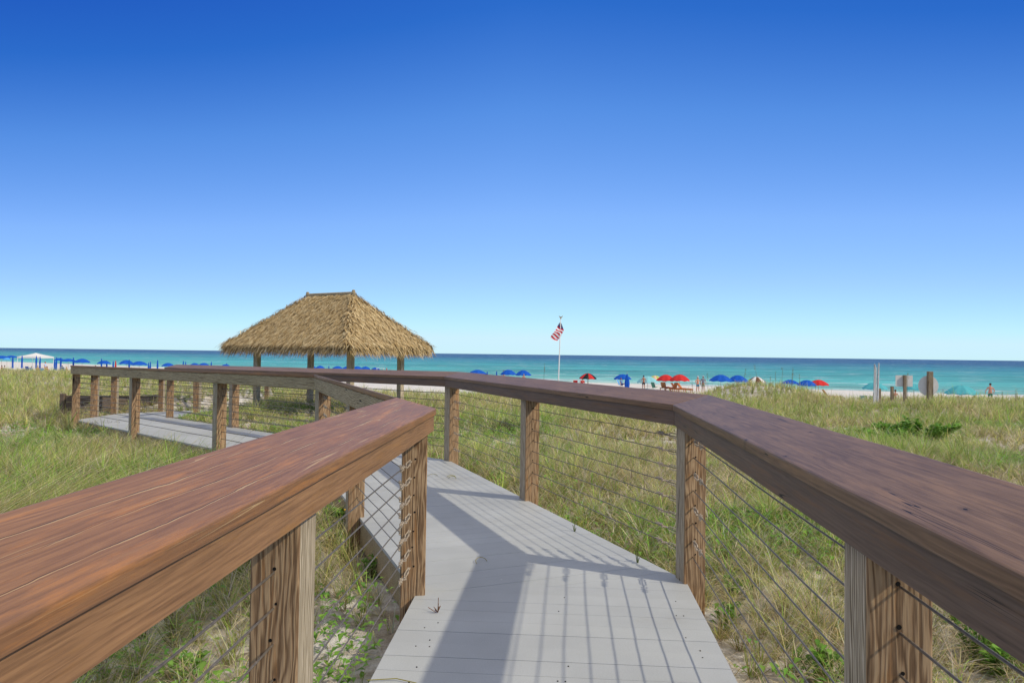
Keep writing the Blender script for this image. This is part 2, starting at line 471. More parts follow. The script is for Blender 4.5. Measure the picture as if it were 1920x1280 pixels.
def seg_dist(px, py, P):
    best = np.full(px.shape, 1e9); zz = np.zeros(px.shape)
    for a, b in zip(P, P[1:]):
        ax, ay, az = a; bx, by, bz = b
        L2 = (bx - ax) ** 2 + (by - ay) ** 2
        tt = np.clip(((px - ax) * (bx - ax) + (py - ay) * (by - ay)) / L2, 0, 1)
        d = np.hypot(px - ax - tt * (bx - ax), py - ay - tt * (by - ay))
        m = d < best
        best = np.where(m, d, best); zz = np.where(m, az + tt * (bz - az), zz)
    return best, zz
MID = [((a[0] + b[0]) / 2, (a[1] + b[1]) / 2, a[2]) for a, b in zip(LEFT, RIGHT)]
MID[0] = (MID[0][0], -6.0, 0)

def crest_y(x):
    return np.interp(x, [-40, -22, -9, -3, 4, 8, 11, 15, 30], [40, 36, 27, 24, 23, 25, 31, 28, 28])

def ground_z(x, y):
    x = np.asarray(x, float); y = np.asarray(y, float)
    pl = -0.24 + 0.16 * (fnoise(x * 0.35 + 3, y * 0.35, 3) - 0.5) + 0.07 * (fnoise(x * 1.9, y * 1.9 + 9, 2) - 0.5)
    pl = pl + 0.22 * sstep((-x - 7) / 16) * sstep((y - 7) / 22)
    pl = pl + 0.46 * np.exp(-((x - 10.3) / 2.1) ** 2 - ((y - 28) / 5.0) ** 2)
    pl = pl - 0.60 * np.exp(-((x - 13.4) / 1.7) ** 2 - ((y - 28) / 8.0) ** 2)
    pl = pl + 0.40 * np.exp(-((x - 12.3) / 1.35) ** 2 - ((y - 19.8) / 2.2) ** 2)
    pl = pl - 0.15 * sstep((x - 13) / 5) * sstep((y - 12) / 10)
    zb = -2.5 - 0.007 * np.clip(y - 50, 0, 60) + 0.0055 * np.clip(-x - 20, 0, 120)
    t = sstep((y - crest_y(x)) / 22)
    z = pl * (1 - t) + zb * t + 0.12 * t * (fnoise(x * 0.25, y * 0.25, 3) - 0.5)
    s = y - shore_y(x)
    sl = SEA_Z - np.clip(s, -1e3, 200) * 0.036
    z = np.where(s > -60, np.minimum(z, sl), z)
    d, dz = seg_dist(x, y, MID)
    k = sstep((1.75 - d) / 0.7)
    return np.where(y < 30, z * (1 - k) + np.minimum(z, dz - 0.17) * k, z)

def gz(x, y):
    return float(ground_z(np.array([x]), np.array([y]))[0])

def spread(lo, hi, fine, growth, c):
    """grid lines, dense near c and growing outward"""
    up = [c]; s = fine
    while up[-1] < hi: up.append(up[-1] + s); s *= growth
    dn = [c]; s = fine
    while dn[-1] > lo: dn.append(dn[-1] - s); s *= growth
    return np.array(dn[:0:-1] + up)

gx = spread(-420, 260, 0.14, 1.035, 0.0); gy = spread(-40, 420, 0.14, 1.03, 3.0)
GX, GY = np.meshgrid(gx, gy)
GZ = ground_z(GX, GY)
nx, ny = len(gx), len(gy)
V = np.stack([GX, GY, GZ], -1).reshape(-1, 3)
idx = np.arange(nx * ny).reshape(ny, nx)
Q = np.stack([idx[:-1, :-1], idx[:-1, 1:], idx[1:, 1:], idx[1:, :-1]], -1).reshape(-1, 4)
me = bpy.data.meshes.new('dune_ground')
me.from_pydata(V.tolist(), [], Q.tolist())
tag(link_mesh('dune_ground', me, M['sand'], smooth=True), 'white sand dune and beach falling to the sea', 'ground', kind='structure')

# the sea: one sheet out to the horizon
bm = bmesh.new()
xs = [-25000, -6000, -1500, -400, 0, 300, 900, 4000, 25000]
rows = []
for k, yy in enumerate([0, 60, 300, 900, 3000, 9000, 26000]):
    rows.append([bm.verts.new((x, float(shore_y(x)) - 12 if k == 0 else max(yy, float(shore_y(max(-900, min(900, x)))) - 12 + yy), SEA_Z)) for x in xs])
for a, b in zip(rows, rows[1:]):
    for i in range(len(xs) - 1):
        bm.faces.new((a[i], a[i + 1], b[i + 1], b[i]))
tag(obj('sea', bm, M['sea']), 'turquoise sea deepening to dark blue at the horizon', 'sea', kind='structure')

# ------------------------------------------------------------------ deck boards
def clip_poly(poly, a, b):
    """keep what is left of the line a -> b"""
    out = []
    def side(p): return (b[0] - a[0]) * (p[1] - a[1]) - (b[1] - a[1]) * (p[0] - a[0])
    for i, p in enumerate(poly):
        q = poly[(i + 1) % len(poly)]
        sp, sq = side(p), side(q)
        if sp >= 0: out.append(p)
        if sp * sq < 0:
            k = sp / (sp - sq)
            out.append((p[0] + (q[0] - p[0]) * k, p[1] + (q[1] - p[1]) * k))
    return out

DR = offset_poly(RIGHT, 0.04, 1); DL = offset_poly(LEFT, 0.04, -1)
bm = bmesh.new()
tl = bm.loops.layers.float_color.new('tint')
BW, GAP, TH = 0.143, 0.0022, 0.026
for s in range(len(DR) - 1):
    quad = [tuple(DL[s]), tuple(DR[s]), tuple(DR[s + 1]), tuple(DL[s + 1])]
    z0 = (LEFT[s][2] + RIGHT[s][2]) / 2; z1 = (LEFT[s + 1][2] + RIGHT[s + 1][2]) / 2
    d = ((DR[s + 1] - DR[s]).normalized() + (DL[s + 1] - DL[s]).normalized()).normalized()
    n = Vector((d.y, -d.x))
    o = (DL[s] + DR[s]) / 2
    L = ((DL[s + 1] + DR[s + 1]) / 2 - o).dot(d)
    t = -1.6
    while t < L + 1.6:
        r = [o + d * t - n * 4, o + d * t + n * 4, o + d * (t + BW) + n * 4, o + d * (t + BW) - n * 4]
        poly = [tuple(p) for p in r]
        for a, b in zip(quad, quad[1:] + quad[:1]):
            poly = clip_poly(poly, a, b) if poly else poly
        t += BW + GAP
        if len(poly) < 3: continue
        zf = lambda p: z0 + (z1 - z0) * max(0, min(1, (Vector(p) - o).dot(d) / L))
        jz = random.uniform(-0.0006, 0.0006)
        top = [bm.verts.new((p[0], p[1], zf(p) + jz)) for p in poly]
        bot = [bm.verts.new((p[0], p[1], zf(p) - TH)) for p in poly]
        fs = [bm.faces.new(top), bm.faces.new(bot[::-1])]
        for i in range(len(poly)):
            j = (i + 1) % len(poly)
            fs.append(bm.faces.new((top[j], top[i], bot[i], bot[j])))
        c = random.uniform(0.97, 1.025)
        for f in fs:
            for lp in f.loops: lp[tl] = (c, c, c * random.uniform(0.99, 1.01), 1)
        # screw heads near both edges and at mid width
        w = abs((Vector(poly[0]) - Vector(poly[1])).dot(n))
o0 = (DL[0] + DR[0]) / 2
d = ((DR[1] - DR[0]).normalized() + (DL[1] - DL[0]).normalized()).normalized(); n = Vector((d.y, -d.x))
t = -1.6
while t < 7.2:
    for lat in (-0.66, -0.60, 0.02, 0.05, 0.64, 0.68):
        if random.random() < 0.4:
            p = o0 + d * (t + random.choice((0.035, 0.105))) + n * (lat + random.uniform(-0.012, 0.012))
            if p.y < 4.0:
                for f, _k in lathe(bm, [(0.0036, -0.002), (0.0036, 0.0022), (0, 0.0024)], 7, 1, (p.x, p.y, 0)):
                    for lp in f.loops: lp[tl] = (1, 1, 1, 1)
    t += BW + GAP
bmesh.ops.recalc_face_normals(bm, faces=bm.faces)
walk = tag(obj('boardwalk', bm, [M['deck'], M['hole']]), 'grey plank boardwalk bending left through the dune grass', 'boardwalk', kind='structure')
for P, side in ((RIGHT, 1), (LEFT, -1)):
    bm = bmesh.new()
    a = offset_poly(P, -0.005, side); b = offset_poly(P, 0.034, side)
    for i in range(len(P) - 1):
        vsx = []
        for q, z in ((a[i], P[i][2]), (b[i], P[i][2]), (b[i + 1], P[i + 1][2]), (a[i + 1], P[i + 1][2])):
            vsx.append((bm.verts.new((q.x, q.y, z - 0.24)), bm.verts.new((q.x, q.y, z - TH - 0.002))))
        for k in range(4):
            bm.faces.new((vsx[k][0], vsx[(k + 1) % 4][0], vsx[(k + 1) % 4][1], vsx[k][1]))
        bm.faces.new([v[1] for v in vsx]); bm.faces.new([v[0] for v in vsx][::-1])
    bmesh.ops.recalc_face_normals(bm, faces=bm.faces)
    obj('rim_joist', bm, M['grey_board'], walk)

# ------------------------------------------------------------------ railings
def prism_between(name, secs, mats, parent, wob=0.0, nseg=1, bevel=0.004):
    """a board through two cross-sections (4 corner points each), in its own frame with x along it"""
    A, B = secs
    o = Vector(A[0]); d = Vector(B[0]) - o
    head = math.atan2(d.y, d.x)
    inv = (Matrix.Translation(o) @ Matrix.Rotation(head, 4, 'Z')).inverted()
    bm = bmesh.new()
    rings = []
    for k in range(nseg + 1):
        u = k / nseg
        ring = []
        for j, (p, q) in enumerate(zip(A, B)):
            w = Vector(p).lerp(Vector(q), u)
            if 0 < k < nseg and wob:
                w = w + Vector((0, 0, (mnoise.noise(w * 1.7 + Vector((0, 0, j * 0.5)))) * wob)) + Vector((mnoise.noise(w * 2.3 + Vector((5, 0, j))) * wob, 0, 0))
            ring.append(bm.verts.new(inv @ w))
        rings.append(ring)
    m = len(A)
    for a, b in zip(rings, rings[1:]):
        for j in range(m):
            bm.faces.new((a[j], a[(j + 1) % m], b[(j + 1) % m], b[j]))
    bm.faces.new(rings[0][::-1]); bm.faces.new(rings[-1])
    bmesh.ops.recalc_face_normals(bm, faces=bm.faces)
    if bevel:
        es = [e for e in bm.edges if len(e.link_faces) == 2 and e.calc_face_angle() > 0.6]
        bmesh.ops.bevel(bm, geom=es, offset=bevel, segments=2, affect='EDGES', profile=0.6)
    return obj(name, bm, mats, parent, tuple(o), (0, 0, head))

CABLE_Z = [0.868 - 0.1 * i for i in range(8)]

def make_post(parent, x, y, zb, head, side, h_in, h_out, holes=True, name='post'):
    """square post; (x, y) is the middle of its inner face, head the walking direction"""
    d = Vector((math.cos(head), math.sin(head))); nrm = Vector((d.y, -d.x)) * side
    c = Vector((x, y)) + nrm * 0.07
    bm = bmesh.new()
    hh = 0.07 + random.uniform(-0.002, 0.002)
    # local frame: x along the walk, y to the left
    lo = -0.55
    pts = []
    for sx, sy in ((-1, -1), (1, -1), (1, 1), (-1, 1)):
        out = (sy * -side) > 0       # is this corner on the outer side
        pts.append((sx * hh, sy * hh, out))
    zt = lambda o_: (h_out if o_ else h_in)
    b = [bm.verts.new((p[0], p[1], lo)) for p in pts]
    tp = [bm.verts.new((p[0] + random.uniform(-.002, .002), p[1] + random.uniform(-.002, .002), zt(p[2]))) for p in pts]
    for k in range(4):
        f = bm.faces.new((b[k], b[(k + 1) % 4], tp[(k + 1) % 4], tp[k]))
        nn = (pts[k][0] + pts[(k + 1) % 4][0], pts[k][1] + pts[(k + 1) % 4][1])
        f.material_index = 1 if abs(nn[1]) > abs(nn[0]) else 0
    bm.faces.new(tp); bm.faces.new(b[::-1])
    es = [e for e in bm.edges if abs(e.verts[0].co.z - e.verts[1].co.z) > 0.3]
    bmesh.ops.bevel(bm, geom=es, offset=0.006, segments=2, affect='EDGES', profile=0.5)
    if holes:
        for z in CABLE_Z:
            for sx in (-1, 1):
                m = Matrix.Translation((sx * (hh + 0.0005), random.uniform(-.008, .008), z + random.uniform(-.002, .012))) @ Matrix.Rotation(R(90), 4, 'Y')
                r_ = bmesh.ops.create_cone(bm, cap_ends=True, segments=10, radius1=random.uniform(.0035, .006), radius2=.0035, depth=0.003, matrix=m)
                for f in {f for v in r_['verts'] for f in v.link_faces}: f.material_index = 2
    return obj(name, bm, [M['post_tan'], M['post_grey'], M['hole']], parent, (c.x, c.y, zb), (0, 0, head))

def make_turnbuckle(parent, p, d):
    """wire rope end: an eye bolt, a turnbuckle frame and two clamps"""
    d = d.normalized(); up = Vector((0, 0, 1)); d = d * 1.15
    bm = bmesh.new()
    s = 0.0
    def at(t, u=0.0, w=0.0):
        sdir = d.cross(up).normalized()
        return p + d * t + up * u * 1.3 + sdir * w * 1.4
    tube(bm, [at(0.0), at(0.035)], 0.005, 6)
    # eye
    tube(bm, [at(0.047 + 0.013 * math.cos(a), 0.013 * math.sin(a)) for a in [2 * math.pi * k / 10 for k in range(11)]], 0.0035, 5)
    # frame
    for w in (-1, 1):
        tube(bm, [at(0.055, w * 0.003), at(0.066, w * 0.011), at(0.125, w * 0.011), at(0.136, w * 0.003)], 0.0036, 5)
    tube(bm, [at(0.136), at(0.16)], 0.004, 6)
    tube(bm, [at(0.172 + 0.012 * math.cos(a), 0.0, 0.012 * math.sin(a)) for a in [2 * math.pi * k / 10 for k in range(11)]], 0.0035, 5)
    for t in (0.20, 0.228):
        tube(bm, [at(t, -0.009), at(t, 0.013)], 0.0045, 5)
        tube(bm, [at(t + 0.008, -0.013, 0.004), at(t + 0.008, 0.010, 0.004)], 0.004, 5)
        tube(bm, [at(t - 0.005, 0.004), at(t + 0.014, 0.004)], 0.008, 6)
    tube(bm, [at(0.19, 0.004), at(0.26, 0.0045)], 0.0042, 5)
    return obj('turnbuckle', bm, M['fitting'], parent)

def make_railing(P, side, label, first_mats, zi, zo, post_list, ends):
    """a railing along one edge: tilted cap board, inner and outer boards, posts, cables"""
    rt = empty('railing', (0, 0, 0))
    tag(rt, label, 'railing', None)
    ci, co = offset_poly(P, -0.052, side), offset_poly(P, 0.176, side)
    fi0, fi1 = offset_poly(P, -0.040, side), offset_poly(P, -0.003, side)
    fo0, fo1 = offset_poly(P, 0.143, side), offset_poly(P, 0.168, side)
    pc = offset_poly(P, 0.07, side)
    slope = (zo - zi) / 0.228
    for i in range(len(P) - 1):
        L = (ci[i + 1] - ci[i]).length
        a, b = P[i][2], P[i + 1][2]
        u = (ci[i + 1] - ci[i]).normalized() * 0.0018
        def sec(k, z, s):
            e = u * s
            return [(ci[k].x + e.x, ci[k].y + e.y, z + zi - 0.038), (ci[k].x + e.x, ci[k].y + e.y, z + zi),
                    (co[k].x + e.x, co[k].y + e.y, z + zo), (co[k].x + e.x, co[k].y + e.y, z + zo - 0.038)]
        prism_between('handrail', (sec(i, a, 1), sec(i + 1, b, -1)), first_mats[0], rt, 0.003, max(2, int(L / 0.5)), 0.006)
        def secf(k, z, s, p0, p1, off0, off1, bot):
            e = u * s
            t0 = zi + slope * (off0 + 0.052) - 0.0395; t1 = zi + slope * (off1 + 0.052) - 0.0395
            return [(p0[k].x + e.x, p0[k].y + e.y, z + bot), (p0[k].x + e.x, p0[k].y + e.y, z + t0),
                    (p1[k].x + e.x, p1[k].y + e.y, z + t1), (p1[k].x + e.x, p1[k].y + e.y, z + bot)]
        prism_between('inner_board', (secf(i, a, 1, fi0, fi1, -0.040, -0.003, zi - 0.130), secf(i + 1, b, -1, fi0, fi1, -0.040, -0.003, zi - 0.130)),
                      first_mats[1], rt, 0.0025, max(2, int(L / 0.5)), 0.003)
        prism_between('outer_board', (secf(i, a, 1, fo0, fo1, 0.143, 0.168, zo - 0.176), secf(i + 1, b, -1, fo0, fo1, 0.143, 0.168, zo - 0.176)),
                      M['grey_board'], rt, 0.0025, max(2, int(L / 0.5)), 0.003)
        # cables
        vis = [q for q in post_list if q[3] == i]
        A3, B3 = Vector((pc[i].x, pc[i].y, a)), Vector((pc[i + 1].x, pc[i + 1].y, b))
        dd = (B3 - A3); LL = dd.length; dn = dd.normalized()
        for k, z in enumerate(CABLE_Z):
            bm = bmesh.new()
            p0, p1 = A3 + Vector((0, 0, z)), B3 + Vector((0, 0, z))
            n = 10
            pts = []
            for q in range(n + 1):
                w = p0.lerp(p1, q / n)
                w.z += -0.006 * abs(math.sin(q * 1.7 + k)) + random.uniform(-.003, .003)
                pts.append(w)
            tube(bm, pts, 0.0033 if i < 2 else 0.005, 6)
            cb = obj('cable', bm, M['cable'], rt, smooth=True)
            if i in ends:
                for e in ends[i]:
                    if e == 0: make_turnbuckle(cb, pts[0] + dn * (0.075 + random.uniform(0, .012)), dn)
                    elif (k + i) % 2 == 0 or side < 0: make_turnbuckle(cb, pts[-1] - dn * 0.075, -dn)
    for (x, y, hd, i, zb) in post_list:
        so = slope * (0.0 + 0.052); st = slope * (0.14 + 0.052)
        make_post(rt, x, y, zb, hd, side, zi + so - 0.0395, zi + st - 0.0395)
    return rt

def heading(P, i):
    return math.atan2(P[i + 1][1] - P[i][1], P[i + 1][0] - P[i][0])
def along(P, i, t):
    a, b = Vector(P[i]), Vector(P[i + 1])
    return a + (b - a).normalized() * t
def post_at(P, i, t):
    q = along(P, i, t)
    return (q.x, q.y, heading(P, i), i, q.z)
def corner(P, i):
    return (P[i][0], P[i][1], (heading(P, i - 1) + heading(P, i)) / 2, i, P[i][2])
def seglen(P, i):
    return (Vector(P[i + 1]) - Vector(P[i])).length

Rp = [post_at(RIGHT, 0, seglen(RIGHT, 0) - 2.65), post_at(RIGHT, 0, seglen(RIGHT, 0) - 5.2), corner(RIGHT, 1), post_at(RIGHT, 1, 2.50), corner(RIGHT, 2),
      post_at(RIGHT, 2, 3.0), post_at(RIGHT, 2, 6.0), corner(RIGHT, 3), corner(RIGHT, 4), post_at(RIGHT, 4, 2.8), post_at(RIGHT, 4, 5.8)]
Lp = [post_at(LEFT, 0, seglen(LEFT, 0) - 2.04), post_at(LEFT, 0, seglen(LEFT, 0) - 4.4), corner(LEFT, 1), post_at(LEFT, 1, 2.0), corner(LEFT, 2),
      post_at(LEFT, 2, 2.64), post_at(LEFT, 2, 5.9), corner(LEFT, 3), post_at(LEFT, 3, 1.5), corner(LEFT, 4), post_at(LEFT, 4, 2.5), post_at(LEFT, 4, 5.0)]
make_railing(RIGHT, 1, 'dark stained wooden railing with steel cables along the seaward side of the boardwalk', (M['cap'], M['fascia']), 1.082, 1.145, Rp, {0: [1], 1: [0, 1]})
make_railing(LEFT, -1, 'orange brown wooden railing with cables on the landward side, cap worn and split', (M['cap_left'], M['fascia_left']), 1.057, 1.122, Lp, {0: [1], 1: [0, 1], 2: [0]})

# low plank wall holding back the sand beside the far ramp
rt = empty('retaining_wall', (-10.45, 16.4, 0))
tag(rt, 'low dark plank wall holding sand beside the far end of the boardwalk', 'retaining wall')
W0, W1 = Vector((-10.35, 16.2, 0.29)), Vector((-10.75, 21.2, -0.03))
for k in range(4):
    za = -0.155 * k
    A = [(W0.x, W0.y, W0.z + za - 0.15), (W0.x, W0.y, W0.z + za), (W0.x - .05, W0.y, W0.z + za), (W0.x - .05, W0.y, W0.z + za - 0.15)]
    B = [(W1.x, W1.y, W1.z + za - 0.15), (W1.x, W1.y, W1.z + za), (W1.x - .05, W1.y, W1.z + za), (W1.x - .05, W1.y, W1.z + za - 0.15)]
    o = prism_between('plank', (A, B), M['dark_plank'], None, 0.006, 8, 0.006)
    o.location = Vector(o.location) - Vector(rt.location)
    o.parent = rt
for u in (0.0, 0.5, 1.0):
    bm = bmesh.new(); q = W0.lerp(W1, u)
    box(bm, (q.x - .11 - rt.location.x, q.y - rt.location.y, q.z - .38), (.1, .1, .84), bevel=.006)
    obj('stake', bm, M['dark_plank'], rt)
# ------------------------------------------------------------------ grass
def rails_mask(x, y):
    d, _ = seg_dist(x, y, MID)
    return d

def blades_mesh(name, B, mat, nseg=3, parent=None):
    """B: arrays base(n,3) azim height lean curl width colour(n,3); one mesh of tapering bent blades"""
    base, az, h, lean, curl, w, colr = B
    n = len(az)
    ts = np.linspace(0, 1, nseg + 1)
    vs_, cs = [], []
    dirx, diry = np.cos(az), np.sin(az)
    px_, py_ = -diry, dirx
    ang = lean.copy()
    x = np.zeros(n); z = np.zeros(n)
    tw = rng.uniform(0, 2 * np.pi, n)           # which way the flat of the blade looks
    wx = np.cos(tw) * px_ + np.sin(tw) * dirx * 0.6; wy = np.cos(tw) * py_ + np.sin(tw) * diry * 0.6
    for k in range(nseg + 1):
        if k > 0:
            x = x + np.sin(ang) * h / nseg; z = z + np.cos(ang) * h / nseg
            ang = ang + curl / nseg
        cx = base[:, 0] + dirx * x; cy = base[:, 1] + diry * x; cz = base[:, 2] + z
        ww = w * (1 - 0.75 * ts[k]) * 0.5
        shade = 0.78 + 0.32 * ts[k]             # darker towards the foot, lighter towards the tip
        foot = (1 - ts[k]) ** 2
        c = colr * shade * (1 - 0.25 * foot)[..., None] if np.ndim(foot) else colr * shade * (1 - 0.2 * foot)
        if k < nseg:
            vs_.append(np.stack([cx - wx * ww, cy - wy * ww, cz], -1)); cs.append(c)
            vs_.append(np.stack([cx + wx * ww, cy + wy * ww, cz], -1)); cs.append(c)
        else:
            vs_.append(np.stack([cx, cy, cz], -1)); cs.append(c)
    per = 2 * nseg + 1
    V = np.stack(vs_, 1).reshape(-1, 3); Cc = np.stack(cs, 1).reshape(-1, 3)
    st = (np.arange(n) * per)[:, None]
    quads = np.concatenate([st + np.array([[2 * k, 2 * k + 1, 2 * k + 3, 2 * k + 2]]) for k in range(nseg - 1)], 1).reshape(-1, 4) if nseg > 1 else np.zeros((0, 4), int)
    tris = (st + np.array([[2 * nseg - 2, 2 * nseg - 1, 2 * nseg]])).reshape(-1, 3)
    me = bpy.data.meshes.new(name)
    me.vertices.add(len(V)); me.vertices.foreach_set('co', V.astype(np.float32).ravel())
    nl = len(quads) * 4 + len(tris) * 3
    me.loops.add(nl)
    me.loops.foreach_set('vertex_index', np.concatenate([quads.ravel(), tris.ravel()]).astype(np.int32))
    me.polygons.add(len(quads) + len(tris))
    ls = np.concatenate([np.arange(len(quads)) * 4, len(quads) * 4 + np.arange(len(tris)) * 3]).astype(np.int32)
    me.polygons.foreach_set('loop_start', ls)
    me.update(calc_edges=True)
    ca = me.color_attributes.new('tint', 'FLOAT_COLOR', 'POINT')
    ca.data.foreach_set('color', np.concatenate([Cc, np.ones((len(Cc), 1))], 1).astype(np.float32).ravel())
    return link_mesh(name, me, mat, parent)

STRAW = np.array([0.78, 0.68, 0.43]); TAN = np.array([0.68, 0.56, 0.28]); OLIVE = np.array([0.56, 0.54, 0.165])
GREEN = np.array([0.36, 0.48, 0.095]); FRESH = np.array([0.32, 0.55, 0.075]); SAGE = np.array([0.52, 0.60, 0.44]); DEAD = np.array([0.52, 0.38, 0.25])

def scatter(n, x0, x1, y0, y1, ok):
    x = rng.uniform(x0, x1, n); y = rng.uniform(y0, y1, n)
    m = ok(x, y)
    return x[m], y[m]

def in_view(x, y, extra=1.0):
    return (np.abs(x) < 0.80 * np.maximum(y, 0) + extra) & (y > -0.5)

def cover(x, y):
    """how thickly the dune grows here, 0..1"""
    n = fnoise(x * 0.55 + 31, y * 0.55 + 7, 4)
    t = (y - crest_y(x)) / 22
    c = np.clip((n - np.where(y > 7, 0.20, 0.27)) / 0.16, 0, 1)
    c = np.clip(c + 0.7 * np.exp(-((x - 10.3) / 2.5) ** 2 - ((y - 28) / 6.0) ** 2) + 0.25 * (x > 1.2) * (y < 12), 0, 1)
    fade = 1 - sstep((t - 0.05) / 0.26)
    # the trampled bare sand beside the landward platform and left of the bend
    bare = np.exp(-((x + 0.95) / 0.55) ** 2 - ((y - 3.7) / 1.3) ** 2) * 0.95 + 0.75 * np.exp(-((x - 1.35) / 0.35) ** 2 - ((y - 2.6) / 1.3) ** 2)
    d, _ = seg_dist(x, y, MID)
    return c * fade * (1 - np.clip(bare, 0, 1)) * (d > 0.86)

def palette(x, y, w):
    """pick a colour for every blade; w: weights of straw, tan, olive, green, fresh, sage, dead, modulated by patches"""
    P_ = np.stack([STRAW, TAN, OLIVE, GREEN, FRESH, SAGE, DEAD])
    g = fnoise(x * 0.5 + 50, y * 0.5 + 80, 3)[:, None]          # green patches / dry patches
    w = np.array(w, float)[None, :] * np.concatenate([1.9 - 2 * g, 1.9 - 2 * g, np.ones_like(g), 2.2 * g, np.clip(5 * g - 1.6, 0.05, 4), 1.2 * g, 2.2 - 2.4 * g], 1)
    w = np.clip(w, 0.001, None); cw = np.cumsum(w / w.sum(1, keepdims=True), 1)
    k = (rng.random(len(x))[:, None] > cw).sum(1).clip(0, 6)
    return P_[k] * rng.uniform(0.42, 1.55, (len(x), 1)) * rng.uniform(0.93, 1.07, (len(x), 3)), k

def grass_band(name, n, y0, y1, hmul, wid, w, nseg, label):
    xr = 1.45 * y1 + 7
    n = int(n * xr / (0.80 * y1 + 1.5))
    # thinner to both sides, where only a sidestep would show it
    x, y = scatter(n, -xr, xr, y0 - (3 if y0 < 0 else 0), y1, lambda a, b: rng.random(len(a)) < np.clip(1 - (np.abs(a) - 0.80 * np.maximum(b, 0) - 1.6) / (0.40 * np.maximum(b, 0) + 3.0), 0.22, 1))
    m = rng.random(len(x)) < cover(x, y)
    x, y = x[m], y[m]
    # tufts: draw every blade towards its nearest tuft heart
    cell = 0.20 + 0.12 * (y > 10)
    hx = np.floor(x / cell); hy = np.floor(y / cell)
    jx = np.modf(np.sin(hx * 127.1 + hy * 311.7) * 43758.5)[0]; jy = np.modf(np.sin(hx * 269.5 + hy * 183.3) * 43758.5)[0]
    tx = (hx + 0.5 + 0.45 * jx) * cell; ty = (hy + 0.5 + 0.45 * jy) * cell
    pull = rng.uniform(0.45, 0.97, len(x)) ** 0.7
    bx = x + (tx - x) * pull; by = y + (ty - y) * pull
    d, _ = seg_dist(bx, by, MID)
    keep = d > 0.87
    x, y, bx, by, tx, ty, hx, hy = (a[keep] for a in (x, y, bx, by, tx, ty, hx, hy))
    az = np.arctan2(y - ty, x - tx) + rng.normal(0, 0.5, len(x))
    col, k = palette(bx, by, w)
    dry = (k <= 1) | (k == 6)
    pale = (bx < -0.7) & (by < 2.9) & (rng.random(len(bx)) < 0.55)          # greyer blades under the near landward bay
    col = np.where(pale[:, None], SAGE * rng.uniform(0.6, 1.35, (len(bx), 1)), col)
    th = np.modf(np.abs(np.sin(hx * 12.98 + hy * 78.23) * 9437.5))[0]      # every tuft its own vigour
    col = col * (0.80 + 0.42 * np.modf(th * 7.3)[0])[:, None]
    hh = (0.06 + 0.36 * fnoise(tx * 0.8 + 11, ty * 0.8 + 4, 2)) * (0.55 + 0.75 * th) * hmul * rng.uniform(0.55, 1.35, len(x))
    tall = rng.random(len(x)) < 0.05
    hh = np.where(tall, hh * 1.45, hh)
    lean = np.where(dry, rng.uniform(0.15, 1.0, len(x)), rng.uniform(0.05, 0.55, len(x)))
    curl = np.where(dry, rng.uniform(0.5, 2.3, len(x)), rng.uniform(0.2, 1.3, len(x)))
    lay = rng.random(len(x)) < (0.50 if y1 < 13 else 0.38)      # dead and wind-thrown blades lying through the sward
    az = np.where(lay, rng.uniform(0, 2 * np.pi, len(x)), az)
    lean = np.where(lay, rng.uniform(0.75, 1.45, len(x)), lean); curl = np.where(lay, rng.uniform(-0.7, 1.1, len(x)), curl)
    hh = np.where(lay, np.minimum(hh, 0.30) * 0.9, hh)
    liftz = np.where(lay, rng.uniform(0.0, 0.16, len(x)), 0.0) * hmul
    toned = lay & (rng.random(len(x)) < 0.45)
    col = np.where(toned[:, None], np.where((rng.random(len(x)) < 0.55)[:, None], STRAW, np.array([0.66, 0.58, 0.46])) * rng.uniform(0.6, 1.25, (len(x), 1)), col)
    wv = wid * rng.uniform(0.6, 1.5, len(x)) * np.where(k == 4, 1.25, 1.0)
    # keep blades growing by the walk from lying across its boards
    d, _ = seg_dist(bx, by, MID)
    near = d < 1.25
    hh = np.where(near & (by < 11), hh * 0.75, hh)
    base = np.stack([bx, by, ground_z(bx, by) - 0.01 + liftz * (d > 1.0)], -1)
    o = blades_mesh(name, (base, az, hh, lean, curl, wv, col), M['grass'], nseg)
    tag(o, label, 'grass', kind='stuff')
    return o

W0_ = (1.7, 2.1, 2.2, 1.9, 0.9, 0.35, 0.7)
grass_band('dune_grass', 420000, -0.5, 5.2, 1.15, 0.0050, W0_, 4, 'fine tangled dune grass growing nearest the boardwalk')
grass_band('dune_grass', 520000, 5.2, 12, 1.15, 0.0074, W0_, 3, 'mixed dry and green dune grass around the boardwalk bend')
grass_band('dune_grass', 420000, 12, 25, 1.25, 0.0120, (1.2, 1.9, 2.7, 1.8, 0.6, 0.2, 0.4), 3, 'olive dune grass across the middle of the dune')
grass_band('dune_grass', 330000, 25, 46, 1.30, 0.019, (0.9, 1.6, 2.8, 2.1, 0.4, 0.1, 0.2), 2, 'green dune grass along the seaward crest of the dune')

